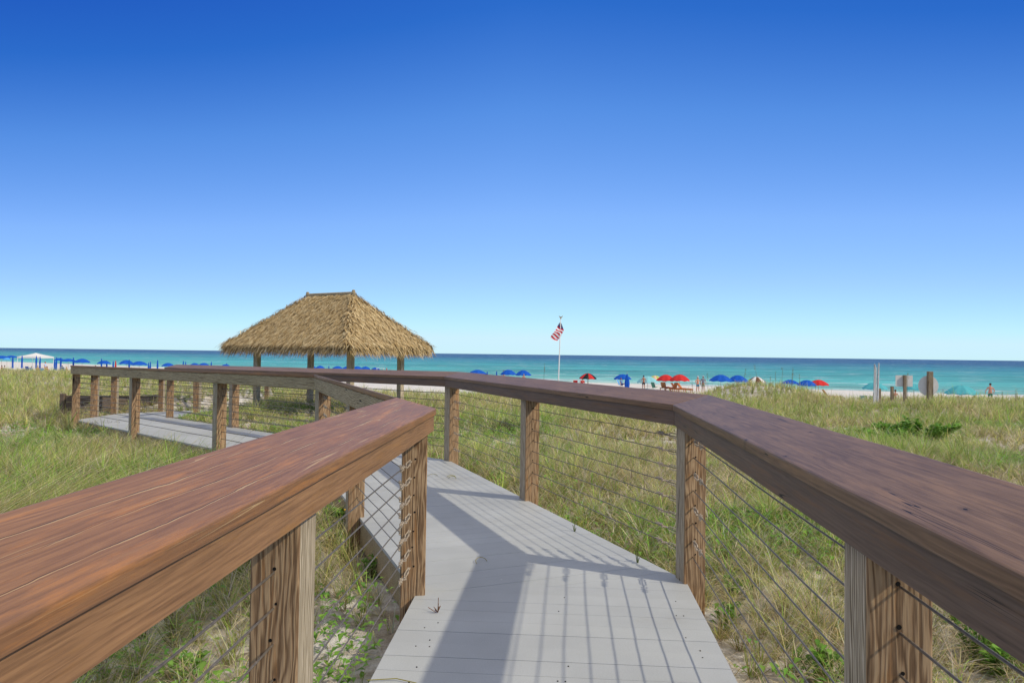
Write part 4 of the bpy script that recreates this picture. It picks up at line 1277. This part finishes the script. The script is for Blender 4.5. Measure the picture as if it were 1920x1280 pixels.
def closed_umbrella(px, top, Y, label, group=None, col='blue', wpx=None):
    X = spot(px, Y); zt = z_at(px, top, Y); zg = gz(X, Y); h = zt - zg
    w = (wpx / F * Y / 2) if wpx else 0.115
    e = empty('closed_umbrella', (X, Y, zg), random.uniform(0, 1)); tag(e, label, 'umbrella', group)
    bm = bmesh.new()
    zl = max(0.25, h - 2.1)
    prof = [(0.0, h - 0.06), (0.05, h - 0.15), (w * 0.75, h - 0.55), (w, h - 1.0 if h > 1.6 else h * .5), (w * 0.85, (h + zl) / 2 - .3 if h > 1.6 else h * .4), (w * 1.05, zl + 0.05), (w * 0.6, zl)]
    n = 16; rings = []
    for r, z in prof:
        rings.append([bm.verts.new((r * (1 + 0.16 * (k % 2)) * math.cos(2 * math.pi * k / n), r * (1 + 0.16 * (k % 2)) * math.sin(2 * math.pi * k / n), z)) for k in range(n)])
    for a, b in zip(rings, rings[1:]):
        for k in range(n): bm.faces.new((a[k], a[(k + 1) % n], b[(k + 1) % n], b[k]))
    obj('canopy', bm, CM[col], e)
    bm = bmesh.new(); tube(bm, [(0, 0, -0.3), (0, 0, h - .05), (0, 0, h + .06)], [0.025, 0.022, 0.012], 8)
    obj('pole', bm, M['pole'], e)

GB = 'closed blue umbrellas along the beach'
# (centre px, top px, distance, width px, cloths, label, dome)
U = [
 (4, 666.3, 118, 26, ['blue'], 'open blue umbrella cut by the left edge of the photo', .16),
 (22, 666.0, 120, 20, ['blue'], 'open blue umbrella left of the white canopy tent', .16),
 (14, 670.5, 112, 14, ['sky'], 'small lighter blue umbrella beneath two open blue ones at the left edge', .2),
 (112, 671.0, 122, 18, ['blue'], 'open blue umbrella right of the white canopy tent', .2),
 (129, 672.0, 116, 25, ['blue'], 'wide flat blue umbrella above the left end of the handrail', .17),
 (155, 672.0, 112, 27, ['blue'], 'open blue umbrella just behind the left end post of the landward railing', .23),
 (196, 675.6, 118, 23, ['blue'], 'open blue umbrella between two closed ones behind the landward handrail', .22),
 (238, 674.5, 112, 27, ['blue'], 'higher of two overlapping blue umbrellas behind the landward handrail', .24),
 (262, 676.8, 108, 30, ['blue'], 'lower of two overlapping blue umbrellas behind the landward handrail', .2),
 (316, 680.0, 112, 22, ['blue'], 'blue umbrella with orange striped people under it by the far corner of the handrail', .24),
 (366, 680.3, 120, 16, ['blue'], 'blue umbrella just peeping over the seaward handrail left of the gazebo', .22),
 (383, 680.0, 110, 18, ['blue'], 'blue umbrella peeping over the handrail below the left eave of the gazebo', .22),
 (424, 682.5, 116, 18, ['blue'], 'blue umbrella top beyond the handrail under the left eave', .22),
 (585, 685.0, 112, 18, ['blue'], 'blue umbrella top right of the dark rear gazebo post', .22),
 (601, 685.0, 108, 18, ['blue'], 'domed blue umbrella top between the rear and front gazebo posts', .28),
 (634, 685.8, 106, 22, ['blue'], 'blue umbrella top left of the front gazebo post', .24),
 (652, 686.3, 112, 20, ['blue'], 'blue umbrella half hidden by the front gazebo post', .22),
 (671, 686.2, 108, 19, ['blue'], 'blue umbrella top just right of the front gazebo post', .24),
 (686, 686.6, 110, 18, ['blue'], 'second blue umbrella top right of the front gazebo post', .24),
 (705, 688.4, 112, 15, ['blue'], 'low blue umbrella top beside a white table between the gazebo posts', .22),
 (896, 692.8, 100, 34, ['blue'], 'flat blue umbrella left of two closed ones above the seaward handrail', .2),
 (954, 692.6, 100, 30, ['blue'], 'left one of a touching pair of domed blue umbrellas left of the flagpole', .27),
 (982, 693.6, 97, 31, ['blue'], 'right one of a touching pair of domed blue umbrellas left of the flagpole', .27),
 (1103, 699.4, 88, 33, ['red', 'black'], 'red and black panelled umbrella right of the flagpole', .27),
 (1168, 701.0, 92, 33, ['blue'], 'blue umbrella shading a seated person beside a tall closed umbrella', .25),
 (1215, 704.8, 88, 40, ['aqua', 'aqua', 'tan', 'aqua', 'aqua', 'aqua', 'aqua', 'aqua'], 'pale aqua umbrella with one tan panel behind a standing man', .27),
 (1229, 703.6, 96, 28, ['lime', 'peach'], 'lime and peach umbrella half hidden by a red umbrella', .28),
 (1249, 701.9, 84, 36, ['red'], 'left one of two bright red umbrellas over wooden loungers', .28),
 (1275, 701.6, 82, 37, ['red'], 'right one of two bright red umbrellas over wooden loungers', .28),
 (1352, 702.0, 72, 43, ['blue'], 'larger blue umbrella over white chairs right of the strolling couple', .24),
 (1384, 703.0, 75, 40, ['blue'], 'blue umbrella between another blue one and a brown and white one', .26),
 (1419, 705.8, 78, 35, ['white', 'brown'], 'brown and white panelled umbrella beside the grassy mound', .29),
 (1482, 711.3, 74, 30, ['blue'], 'blue umbrella seen through grass stalks on the mound', .2),
 (1513, 712.0, 72, 34, ['blue'], 'blue umbrella overlapping a red one right of the grassy mound', .26),
 (1535, 711.5, 76, 36, ['red'], 'single red umbrella right of the grassy mound', .24),
 (1641, 716.2, 64, 43, ['teal'], 'teal umbrella behind the split white post', .25),
 (1714, 719.3, 66, 36, ['teal'], 'teal umbrella behind the square and round signs', .24),
 (1803, 721.6, 52, 57, ['teal'], 'large teal umbrella right of the round sign', .25),
]
for px, top, Y, w, cols, lab, dome in U:
    umbrella(px, top, Y, w, cols, lab, None, 0.0, None, dome)
CU = [(25, 665.5, 112, 'closed blue umbrella under the open ones at the left edge'), (42.3, 665, 110, 'closed blue umbrella standing alone left of the white canopy tent'),
      (69, 666, 112, 'closed blue umbrella in front of the middle of the white canopy tent'), (76, 667.5, 116, 'closed blue umbrella under the right half of the white canopy tent'),
      (103.4, 673, 118, 'shorter closed blue umbrella right of the white canopy tent'), (106.8, 668.3, 108, 'tall closed blue umbrella nearest right of the white canopy tent'),
      (115, 668.5, 112, 'closed blue umbrella poking above an open one right of the white tent'), (138.6, 668.7, 112, 'closed blue umbrella rising between two wide open blue ones'),
      (191.3, 670.6, 110, 'closed blue umbrella rising above a low open one behind the landward handrail'), (201.2, 674.5, 118, 'thin closed umbrella left of a red one'),
      (213.3, 675.3, 114, 'closed blue umbrella beside the closed red one'), (243.3, 672.5, 110, 'closed blue umbrella standing before two overlapping open ones'),
      (279.5, 678, 116, 'shorter of two neighbouring closed blue umbrellas behind the handrail'), (282.8, 676.5, 110, 'taller of two neighbouring closed blue umbrellas behind the handrail'),
      (296.4, 673.3, 106, 'lone tall closed blue umbrella behind the landward handrail'), (344.6, 675.2, 112, 'closed blue umbrella above the far corner of the seaward handrail'),
      (349, 677, 116, 'lower closed blue umbrella beside the one above the far handrail corner'), (397, 676.8, 110, 'closed blue umbrella below the left eave tip of the gazebo'),
      (426, 679.6, 116, 'closed umbrella tip under the left eave of the gazebo'), (617.5, 684.2, 112, 'closed umbrella tip between the rear and front gazebo posts'),
      (914.3, 694.8, 100, 'closed blue umbrella right of the flat open one above the seaward handrail'), (932, 694.2, 102, 'closed blue umbrella left of the touching pair')]
for px, top, Y, lab in CU: closed_umbrella(px, top, Y, lab)
closed_umbrella(217.8, 674.8, 112, 'single closed red umbrella behind the landward handrail', None, 'red')
closed_umbrella(1176.5, 698.5, 62, 'large closed dark blue umbrella nearest the seaward handrail', None, 'blue', 9)
closed_umbrella(726, 688.6, 116, 'small closed red umbrella beside the right gazebo post', None, 'red')

# ------------------------------------------------------------------ white canopy tent
Y = 122.0; X = spot(68, Y); zg = gz(X, Y); wd = 41 / F * Y; hw = wd / 2
zr, ze = z_at(68, 661.3, Y) - zg, z_at(68, 668.6, Y) - zg
e = empty('canopy_tent', (X, Y, zg), 0.0); tag(e, 'white pop-up canopy tent with a peaked roof among blue umbrellas', 'tent')
bm = bmesh.new()
n = 10; rows = []
for i in range(n + 1):
    row = []
    for j in range(n + 1):
        a, b = i / n * 2 - 1, j / n * 2 - 1; m = max(abs(a), abs(b))
        row.append(bm.verts.new((a * hw, b * hw, zr + (ze - zr) * (m ** 0.85))))
    rows.append(row)
for i in range(n):
    for j in range(n): bm.faces.new((rows[i][j], rows[i + 1][j], rows[i + 1][j + 1], rows[i][j + 1]))
obj('roof', bm, CM['white'], e)
for k in range(4):
    bm = bmesh.new(); box(bm, (0, 0, 0), (wd, 0.012, 0.26))
    c, s = math.cos(k * math.pi / 2), math.sin(k * math.pi / 2)
    obj('valance', bm, CM['white'], e, (-s * (hw + .008), c * (hw + .008), ze - 0.12), (0, 0, k * math.pi / 2))
for sx in (-1, 1):
    for sy in (-1, 1):
        bm = bmesh.new(); tube(bm, [(0, 0, -.1), (0, 0, ze)], 0.035, 6)
        obj('leg', bm, M['white_metal'], e, (sx * (hw - .05), sy * (hw - .05), 0))

# ------------------------------------------------------------------ chairs and loungers
def slab(bm, p0, p1, w, th, mi=0):
    """a flat panel from p0 to p1 (in the y-z plane), w wide"""
    p0, p1 = Vector(p0), Vector(p1); d = (p1 - p0); L = d.length
    ang_ = math.atan2(d.z, d.y)
    m = Matrix.Translation((p0 + p1) / 2) @ Matrix.Rotation(ang_, 4, 'X') @ Matrix.Diagonal((w, L, th, 1))
    bmesh.ops.create_cube(bm, size=1.0, matrix=m)

def beach_chair(px, py, Y, rz, frame, seat, label, low=False, group=None):
    X = spot(px, Y); zg = gz(X, Y)
    e = empty('beach_chair', (X, Y, zg), rz); tag(e, label, 'chair', group)
    sh = 0.26 if low else 0.40
    bm = bmesh.new(); slab(bm, (0, -0.25, sh + .04), (0, 0.24, sh - .03), 0.52, 0.025); obj('seat', bm, seat, e)
    bm = bmesh.new(); slab(bm, (0, 0.22, sh), (0, 0.52, sh + 0.62), 0.52, 0.025); obj('backrest', bm, seat, e)
    for s in (-1, 1):
        bm = bmesh.new()
        tube(bm, [(s * .28, 0.54, sh + .66), (s * .28, 0.2, sh - .02), (s * .28, -.1, 0)], 0.018, 6)
        obj('back_frame', bm, frame, e)
        bm = bmesh.new(); tube(bm, [(s * .28, -0.28, sh + .05), (s * .28, 0.05, sh * .5), (s * .28, 0.34, 0)], 0.018, 6)
        obj('leg', bm, frame, e)
        bm = bmesh.new(); slab(bm, (s * .30, -0.26, sh + .20), (s * .30, 0.33, sh + .24), 0.07, 0.025)
        tube(bm, [(s * .29, -0.22, sh), (s * .29, -0.22, sh + .2)], 0.016, 6)
        obj('armrest', bm, frame, e)
    bm = bmesh.new(); tube(bm, [(-.28, 0.54, sh + .66), (.28, 0.54, sh + .66)], 0.018, 6); obj('top_bar', bm, frame, e)
    return e

def lounger(px, py, Y, rz, frame, cush, label, group=None):
    X = spot(px, Y); zg = gz(X, Y)
    e = empty('beach_lounger', (X, Y, zg), rz); tag(e, label, 'lounger', group)
    for s in (-1, 1):
        bm = bmesh.new(); slab(bm, (s * .31, -1.0, .30), (s * .31, .85, .30), 0.045, 0.09); obj('side_rail', bm, frame, e)
        for yy in (-.85, .7):
            bm = bmesh.new(); box(bm, (s * .31, yy, .14), (.055, .07, .30)); obj('leg', bm, frame, e)
    bm = bmesh.new()
    for k in range(10): box(bm, (0, -.95 + k * .13, .345), (.60, .095, .02))
    obj('slats', bm, frame, e)
    bm = bmesh.new(); slab(bm, (0, -.95, .40), (0, .28, .40), .56, .07); bmesh.ops.bevel(bm, geom=list(bm.edges), offset=.02, segments=2, affect='EDGES'); obj('seat_cushion', bm, cush, e)
    bm = bmesh.new(); slab(bm, (0, .30, .40), (0, .74, .98), .58, .03); bk = obj('backrest', bm, frame, e)
    bm = bmesh.new(); slab(bm, (0, .28, .45), (0, .70, 1.02), .54, .07); bmesh.ops.bevel(bm, geom=list(bm.edges), offset=.02, segments=2, affect='EDGES'); obj('back_cushion', bm, cush, bk)
    bm = bmesh.new(); tube(bm, [(-.25, .68, .85), (-.25, .80, .33)], .02, 6); obj('prop', bm, frame, bk)
    return e

M['stripe_teal'] = (lambda t: (t.link(t.ramp(t.math('FRACT', t.math('MULTIPLY', (lambda s: (t.link(t.new('ShaderNodeTexCoord').outputs['Object'], s.inputs[0]), s.outputs[0])[1])(t.new('ShaderNodeSeparateXYZ')), 7.0)), [(0.0, (0.06, 0.32, 0.33)), (0.5, (0.06, 0.32, 0.33)), (0.52, (0.50, 0.50, 0.22)), (0.68, (0.05, 0.20, 0.26))], 'CONSTANT'), t.p.inputs['Base Color']), t.m)[1])(NT('stripe_teal'))
M['orange_wood'] = plain('orange_wood', (0.48, 0.15, 0.05), 0.6)
lounger(1247, 728, 83, R(150), M['teak'], CM['red'], 'wooden lounger with red back cushion under the left red umbrella')
lounger(1262, 727, 82, R(205), M['teak'], CM['red'], 'wooden lounger with red and white cushion between the two red umbrellas')
lounger(1271, 727, 80, R(95), M['orange_wood'], CM['orange'], 'orange wooden lounger turned sideways under the right red umbrella')
lounger(1283, 728, 79, R(60), M['orange_wood'], CM['orange'], 'orange wooden lounger sticking out right of the red umbrellas')
lounger(1558, 736, 66, R(75), M['orange_wood'], CM['orange'], 'single orange red lounger on open sand right of the red umbrella')
beach_chair(1345, 728, 70, R(185), M['white_metal'], CM['brown'], 'white framed chair with dark seat, left one under the larger blue umbrella')
beach_chair(1363, 728, 70, R(175), M['white_metal'], CM['brown'], 'white framed chair with dark seat, right one under the larger blue umbrella')
beach_chair(1391, 727, 73, R(190), M['white_metal'], CM['navy'], 'navy chair under the blue umbrella next to the brown and white one')
beach_chair(1618, 742, 58, R(160), M['white_metal'], M['stripe_teal'], 'teal striped beach chair, left one of the pair beside the split post', True)
beach_chair(1629, 742, 57.5, R(185), M['white_metal'], M['stripe_teal'], 'teal striped beach chair nearer the split white post', True)
beach_chair(1079, 716, 86, R(180), M['white_metal'], CM['red'], 'red beach chair left of the red and black umbrella')
beach_chair(1092, 718, 86, R(175), M['white_metal'], CM['white'], 'white chair under the red and black umbrella')
beach_chair(1165, 722, 90, R(60), M['white_metal'], CM['sky'], 'blue chair with a person under the blue umbrella by the tall closed one')
beach_chair(1229, 725, 86, R(130), M['white_metal'], plain('green_cloth', (0.10, 0.33, 0.22), .7), 'green beach chair left of the red umbrellas', True)
beach_chair(972, 709, 98, R(180), M['white_metal'], CM['navy'], 'dark blue chair back under the touching blue umbrellas')
beach_chair(64.5, 686, 106, R(170), M['white_metal'], CM['sky'], 'light blue chair on the sand in front of the white canopy tent')
beach_chair(81, 687, 103, R(200), M['orange_wood'], CM['sky'], 'blue and orange chair in front of the right side of the white tent')
beach_chair(55, 684, 112, R(185), M['white_metal'], CM['blue'], 'blue chair under the left side of the white tent')
beach_chair(122, 686, 112, R(180), M['white_metal'], CM['blue'], 'blue chair beneath the wide flat blue umbrella')
# white table
Y = 110; X = spot(714, Y); e = empty('beach_table', (X, Y, gz(X, Y))); tag(e, 'long white table on the beach between the front and right gazebo posts', 'table')
hT = z_at(714, 689.5, Y) - gz(X, Y)
bm = bmesh.new(); box(bm, (0, 0, hT - .03), (1.3, .7, .05), bevel=.01); obj('table_top', bm, CM['white'], e)
for sx in (-1, 1):
    for sy in (-1, 1):
        bm = bmesh.new(); tube(bm, [(sx * .55, sy * .28, 0), (sx * .55, sy * .28, hT - .05)], .025, 6); obj('leg', bm, M['white_metal'], e)

# ------------------------------------------------------------------ people
SKIN = [plain('skin_fair', (0.55, 0.30, 0.20), 0.55, 0, .05), plain('skin_tan', (0.42, 0.20, 0.12), 0.55, 0, .05), plain('skin_red', (0.56, 0.26, 0.17), 0.55, 0, .05)]
HAIR = {'dark': plain('hair_dark', (0.025, 0.018, 0.014), .6), 'brown': plain('hair_brown', (0.09, 0.05, 0.03), .6), 'grey': plain('hair_grey', (0.5, 0.48, 0.45), .6), 'blond': plain('hair_blond', (0.42, 0.30, 0.14), .6)}
M['eye'] = plain('eye_dark', (0.02, 0.02, 0.02), 0.3)

def skin_mesh(name, joints, edges, radii, root, mats, parent, sub=1):
    me = bpy.data.meshes.new(name)
    keys = list(joints)
    me.from_pydata([joints[k] for k in keys], [(keys.index(a), keys.index(b)) for a, b in edges], [])
    o = bpy.data.objects.new(name, me); COL.objects.link(o)
    sm = o.modifiers.new('skin', 'SKIN'); sm.use_smooth_shade = True
    if sub:
        ss = o.modifiers.new('sub', 'SUBSURF'); ss.levels = sub; ss.render_levels = sub
    sl = me.skin_vertices[0].data if me.skin_vertices else None
    for i, k in enumerate(keys):
        r = radii[k] if isinstance(radii[k], tuple) else (radii[k], radii[k])
        sl[i].radius = r; sl[i].use_root = (k == root)
    bpy.context.view_layer.update()
    ev = o.evaluated_get(bpy.context.evaluated_depsgraph_get())
    out = bpy.data.meshes.new_from_object(ev)
    bpy.data.objects.remove(o); bpy.data.meshes.remove(me)
    out.name = name
    return link_mesh(name, out, mats, parent, smooth=True)

def person(px, Y, label, H=1.75, rz=0.0, pose='stand', skin=0, hair='dark', shorts=None, shirt=None, hat=None, arms=None, dz=0.0, bikini=None):
    X = spot(px, Y); zg = gz(X, Y)
    e = empty('person', (X, Y, zg + dz), rz); tag(e, label, 'person')
    s = H / 1.75
    J = {}; RD = {}
    def put(k, x, y, z, r):
        J[k] = (x * s, y * s, z * s); RD[k] = tuple(q * s for q in r) if isinstance(r, tuple) else r * s
    sit = pose == 'sit'
    hz = 0.30 if sit else 0.92
    put('pelvis', 0, 0, hz, (0.155, 0.115)); put('belly', 0, 0.0, hz + 0.17, (0.145, 0.105)); put('chest', 0, 0.01 + (.06 if sit else 0), hz + 0.38, (0.165, 0.115))
    bx = .10 if sit else 0
    put('neckb', 0, 0.01 + bx, hz + 0.54, (0.075, 0.07)); put('neck', 0, 0.0 + bx, hz + 0.60, 0.055)
    put('head', 0, -0.012 + bx, hz + 0.69, (0.072, 0.085)); put('brow', 0, -0.005 + bx, hz + 0.76, (0.078, 0.095)); put('crown', 0, 0.005 + bx, hz + 0.815, (0.055, 0.07))
    put('nose', 0, -0.112 + bx, hz + 0.715, 0.013)
    E = [('pelvis', 'belly'), ('belly', 'chest'), ('chest', 'neckb'), ('neckb', 'neck'), ('neck', 'head'), ('head', 'brow'), ('brow', 'crown'), ('head', 'nose')]
    A = arms or ((0.10, 0.0), (0.10, 0.0))
    for sd, (sp, fw) in ((-1, A[0]), (1, A[1])):
        n = 'L' if sd < 0 else 'R'
        put('hip' + n, sd * 0.095, 0, hz - 0.05, 0.095)
        if sit:
            put('knee' + n, sd * 0.13, -0.42, hz + 0.14, 0.058); put('calf' + n, sd * .13, -.52, hz - .04, .052); put('ankle' + n, sd * 0.12, -0.62, 0.06, 0.036); put('toe' + n, sd * 0.13, -0.80, 0.03, 0.03)
        else:
            st = 0.07 * sd * (1 if px % 2 < 1 else -1)
            put('knee' + n, sd * 0.10, -0.02 + st * .5, 0.48, 0.058); put('calf' + n, sd * .105, .015 + st * .8, .34, .056); put('ankle' + n, sd * 0.11, 0.02 + st, 0.08, 0.036); put('toe' + n, sd * 0.13, -0.16 + st, 0.03, 0.033)
        put('sh' + n, sd * 0.175, 0.01 + bx, hz + 0.49, 0.062)
        put('elb' + n, sd * (0.20 + sp), 0.02 + bx - fw * .5, hz + 0.22, 0.041)
        hx_, hy_, hz_ = sd * (0.20 + sp * 1.0), -0.06 + bx - fw * 1.2, hz + 0.0 + fw * .5
        put('wr' + n, hx_, hy_, hz_, 0.027); put('palm' + n, hx_, hy_ - .015, hz_ - .07, (0.034, 0.02))
        for q, (ox, ln) in enumerate(((-.026, .065), (-.009, .078), (.009, .074), (.026, .058))):
            put(f'k{q}{n}', hx_ + ox * .55, hy_ - .02 + ox, hz_ - .105, 0.0095); put(f'f{q}{n}', hx_ + ox * .4, hy_ - .035 + ox, hz_ - .105 - ln, 0.008)
            E.extend([('palm' + n, f'k{q}{n}'), (f'k{q}{n}', f'f{q}{n}')])
        put('th' + n, hx_ - sd * .01, hy_ - .055, hz_ - .09, 0.009); E.append(('palm' + n, 'th' + n))
        E += [('pelvis', 'hip' + n), ('hip' + n, 'knee' + n), ('knee' + n, 'calf' + n), ('calf' + n, 'ankle' + n), ('ankle' + n, 'toe' + n), ('chest', 'sh' + n), ('sh' + n, 'elb' + n), ('elb' + n, 'wr' + n), ('wr' + n, 'palm' + n)]
    skin_mesh('body', J, E, RD, 'pelvis', SKIN[skin], e)
    def sub_skin(name, keys, edges, grow, mat, root, trims=None):
        jj = {k: J[k] for k in keys}; rr = {}
        for k in keys:
            r = RD[k] if isinstance(RD[k], tuple) else (RD[k], RD[k]); rr[k] = tuple(q + grow * s for q in r)
        for (a, b, t) in (trims or []):
            va, vb = Vector(J[a]), Vector(J[b]); k = a + b
            jj[k] = tuple(va.lerp(vb, t)); ra = RD[a] if isinstance(RD[a], tuple) else (RD[a], RD[a]); rb = RD[b] if isinstance(RD[b], tuple) else (RD[b], RD[b])
            rr[k] = tuple(q1 + (q2 - q1) * t + (grow + .012) * s for q1, q2 in zip(ra, rb)); edges = edges + [(a, k)]
        skin_mesh(name, jj, edges, rr, root, mat, e)
    if shorts is not None:
        sub_skin('shorts', ['pelvis', 'hipL', 'hipR'], [('pelvis', 'hipL'), ('pelvis', 'hipR')], 0.014, shorts, 'pelvis', [('hipL', 'kneeL', .72), ('hipR', 'kneeR', .72), ('pelvis', 'belly', .35)])
    if shirt is not None:
        sub_skin('shirt', ['belly', 'chest', 'shL', 'shR'], [('belly', 'chest'), ('chest', 'shL'), ('chest', 'shR')], 0.016, shirt, 'chest', [('shL', 'elbL', .55), ('shR', 'elbR', .55), ('belly', 'pelvis', .7), ('chest', 'neckb', .75)])
    # hair or hat, eyes
    hc = Vector(J['brow'])
    bm = bmesh.new(); bmesh.ops.create_uvsphere(bm, u_segments=14, v_segments=9, radius=1.0, matrix=Matrix.Translation(hc + Vector((0, .012 * s, .012 * s))) @ Matrix.Diagonal((.093 * s, .108 * s, .100 * s, 1)))
    bmesh.ops.delete(bm, geom=[v for v in bm.verts if v.co.y < hc.y - .03 * s and v.co.z < hc.z + .035 * s or v.co.z < hc.z - .07 * s], context='VERTS')
    obj('hair', bm, HAIR[hair], e, smooth=True)
    for sd in (-1, 1):
        bm = bmesh.new(); bmesh.ops.create_uvsphere(bm, u_segments=8, v_segments=6, radius=.011 * s, matrix=Matrix.Translation((sd * .032 * s, J['head'][1] - .086 * s, J['head'][2] + .045 * s)))
        obj('eye', bm, M['eye'], e)
    if hat is not None:
        bm = bmesh.new(); lathe(bm, [(0.0, .125 * s), (.07 * s, .118 * s), (.098 * s, .06 * s), (.102 * s, .03 * s), (.17 * s, .022 * s), (.17 * s, .014 * s), (.10 * s, .02 * s)], 16, 0, tuple(hc))
        obj('hat', bm, hat, e, smooth=True)
    return e

person(1857, 64, 'bare-chested dark haired man in green shorts walking away at the right edge of the beach', 1.82, R(170), 'stand', 2, 'dark', plain('shorts_green', (0.03, 0.16, 0.12), .8), arms=((.14, .05), (.13, .08)))
person(1309, 80, 'bare-chested man in blue shorts and a cap, left one of the strolling couple', 1.78, R(20), 'stand', 2, 'grey', plain('shorts_blue', (0.06, 0.22, 0.30), .8), None, CM['white'], ((.22, .25), (.12, .05)))
person(1319, 80, 'person in a grey shirt and white hat, right one of the strolling couple', 1.85, R(160), 'stand', 1, 'brown', plain('shorts_olive', (0.25, 0.27, 0.16), .8), plain('shirt_grey', (0.26, 0.27, 0.30), .8), CM['white'])
person(1207.5, 85, 'man in dark shorts standing before the aqua umbrella', 1.70, R(180), 'stand', 1, 'dark', plain('shorts_dark', (0.02, 0.025, 0.04), .8))
person(1092.5, 84, 'person in a red shirt sitting under the red and black umbrella', 1.70, R(200), 'sit', 1, 'dark', CM['black'], CM['red'], dz=.22)
person(1166.5, 89.5, 'person lying back in the blue chair beside the tall closed umbrella', 1.70, R(60), 'sit', 1, 'brown', CM['navy'], plain('shirt_blue', (0.16, 0.30, 0.55), .8), dz=.18)
person(1380, 72, 'person seated low on the sand under the blue umbrellas', 1.65, R(170), 'sit', 2, 'blond', CM['red'])
person(983, 96, 'sunburnt person sitting under the right touching blue umbrella', 1.70, R(180), 'sit', 2, 'blond', CM['red'], dz=.35)
person(945, 103, 'person standing behind the left touching blue umbrella, head showing', 1.80, R(10), 'stand', 1, 'brown', CM['navy'])
person(86, 110, 'person in a light blue shirt standing at the right corner of the white tent', 1.85, R(100), 'stand', 2, 'brown', CM['tan'], plain('shirt_pale', (0.45, 0.58, 0.78), .8))
person(73, 108, 'person in red shorts seated in front of the white tent', 1.65, R(170), 'sit', 2, 'blond', CM['red'], dz=.2)
person(61, 109, 'child in orange seated before the left part of the white tent', 1.35, R(190), 'sit', 2, 'brown', CM['orange'], dz=.25)
person(91, 108, 'seated person in an orange top right of the standing blue shirt', 1.60, R(150), 'sit', 2, 'brown', CM['navy'], CM['orange'], dz=.15)
person(6, 112, 'tanned person seated at the far left edge under the blue umbrellas', 1.70, R(150), 'sit', 1, 'dark', CM['red'])
person(10.5, 112, 'person in a white top seated at the far left under the blue umbrellas', 1.70, R(200), 'sit', 0, 'dark', CM['navy'], CM['white'])
person(127, 112, 'person seated in the shade of the wide flat blue umbrella', 1.65, R(160), 'sit', 2, 'blond', CM['red'])
person(118, 113, 'dark haired person seated left under the wide flat blue umbrella', 1.70, R(200), 'sit', 1, 'dark', CM['navy'], dz=.1)
person(180, 110, 'person whose head shows above the landward handrail between blue umbrellas', 1.72, R(0), 'stand', 2, 'dark', CM['navy'], dz=-.3)
person(314, 108, 'person in an orange top under the blue umbrella by the far handrail corner', 1.55, R(180), 'sit', 2, 'brown', CM['navy'], CM['orange'], dz=.35)
person(320, 108.5, 'second person in orange under the blue umbrella by the far handrail corner', 1.55, R(170), 'sit', 2, 'blond', CM['blue'], CM['orange'], dz=.3)
person(1829, 53, 'long haired person seated at the right rim of the large teal umbrella', 1.65, R(120), 'sit', 1, 'brown', CM['teal'], dz=.1)
person(1837, 53.5, 'child in a blue top beside the long haired person by the large teal umbrella', 1.15, R(160), 'stand', 1, 'dark', CM['navy'], CM['navy'], dz=-.15)
person(1796, 52, 'brown haired person sitting under the large teal umbrella', 1.60, R(180), 'sit', 1, 'brown', CM['teal'], dz=.15)
person(1808, 52.5, 'fair person reclining under the middle of the large teal umbrella', 1.60, R(200), 'sit', 0, 'blond', CM['white'], dz=.0)
person(1678, 60, 'brown haired person sitting behind the stub post left of the square sign', 1.60, R(180), 'sit', 1, 'brown', CM['teal'], dz=.25)
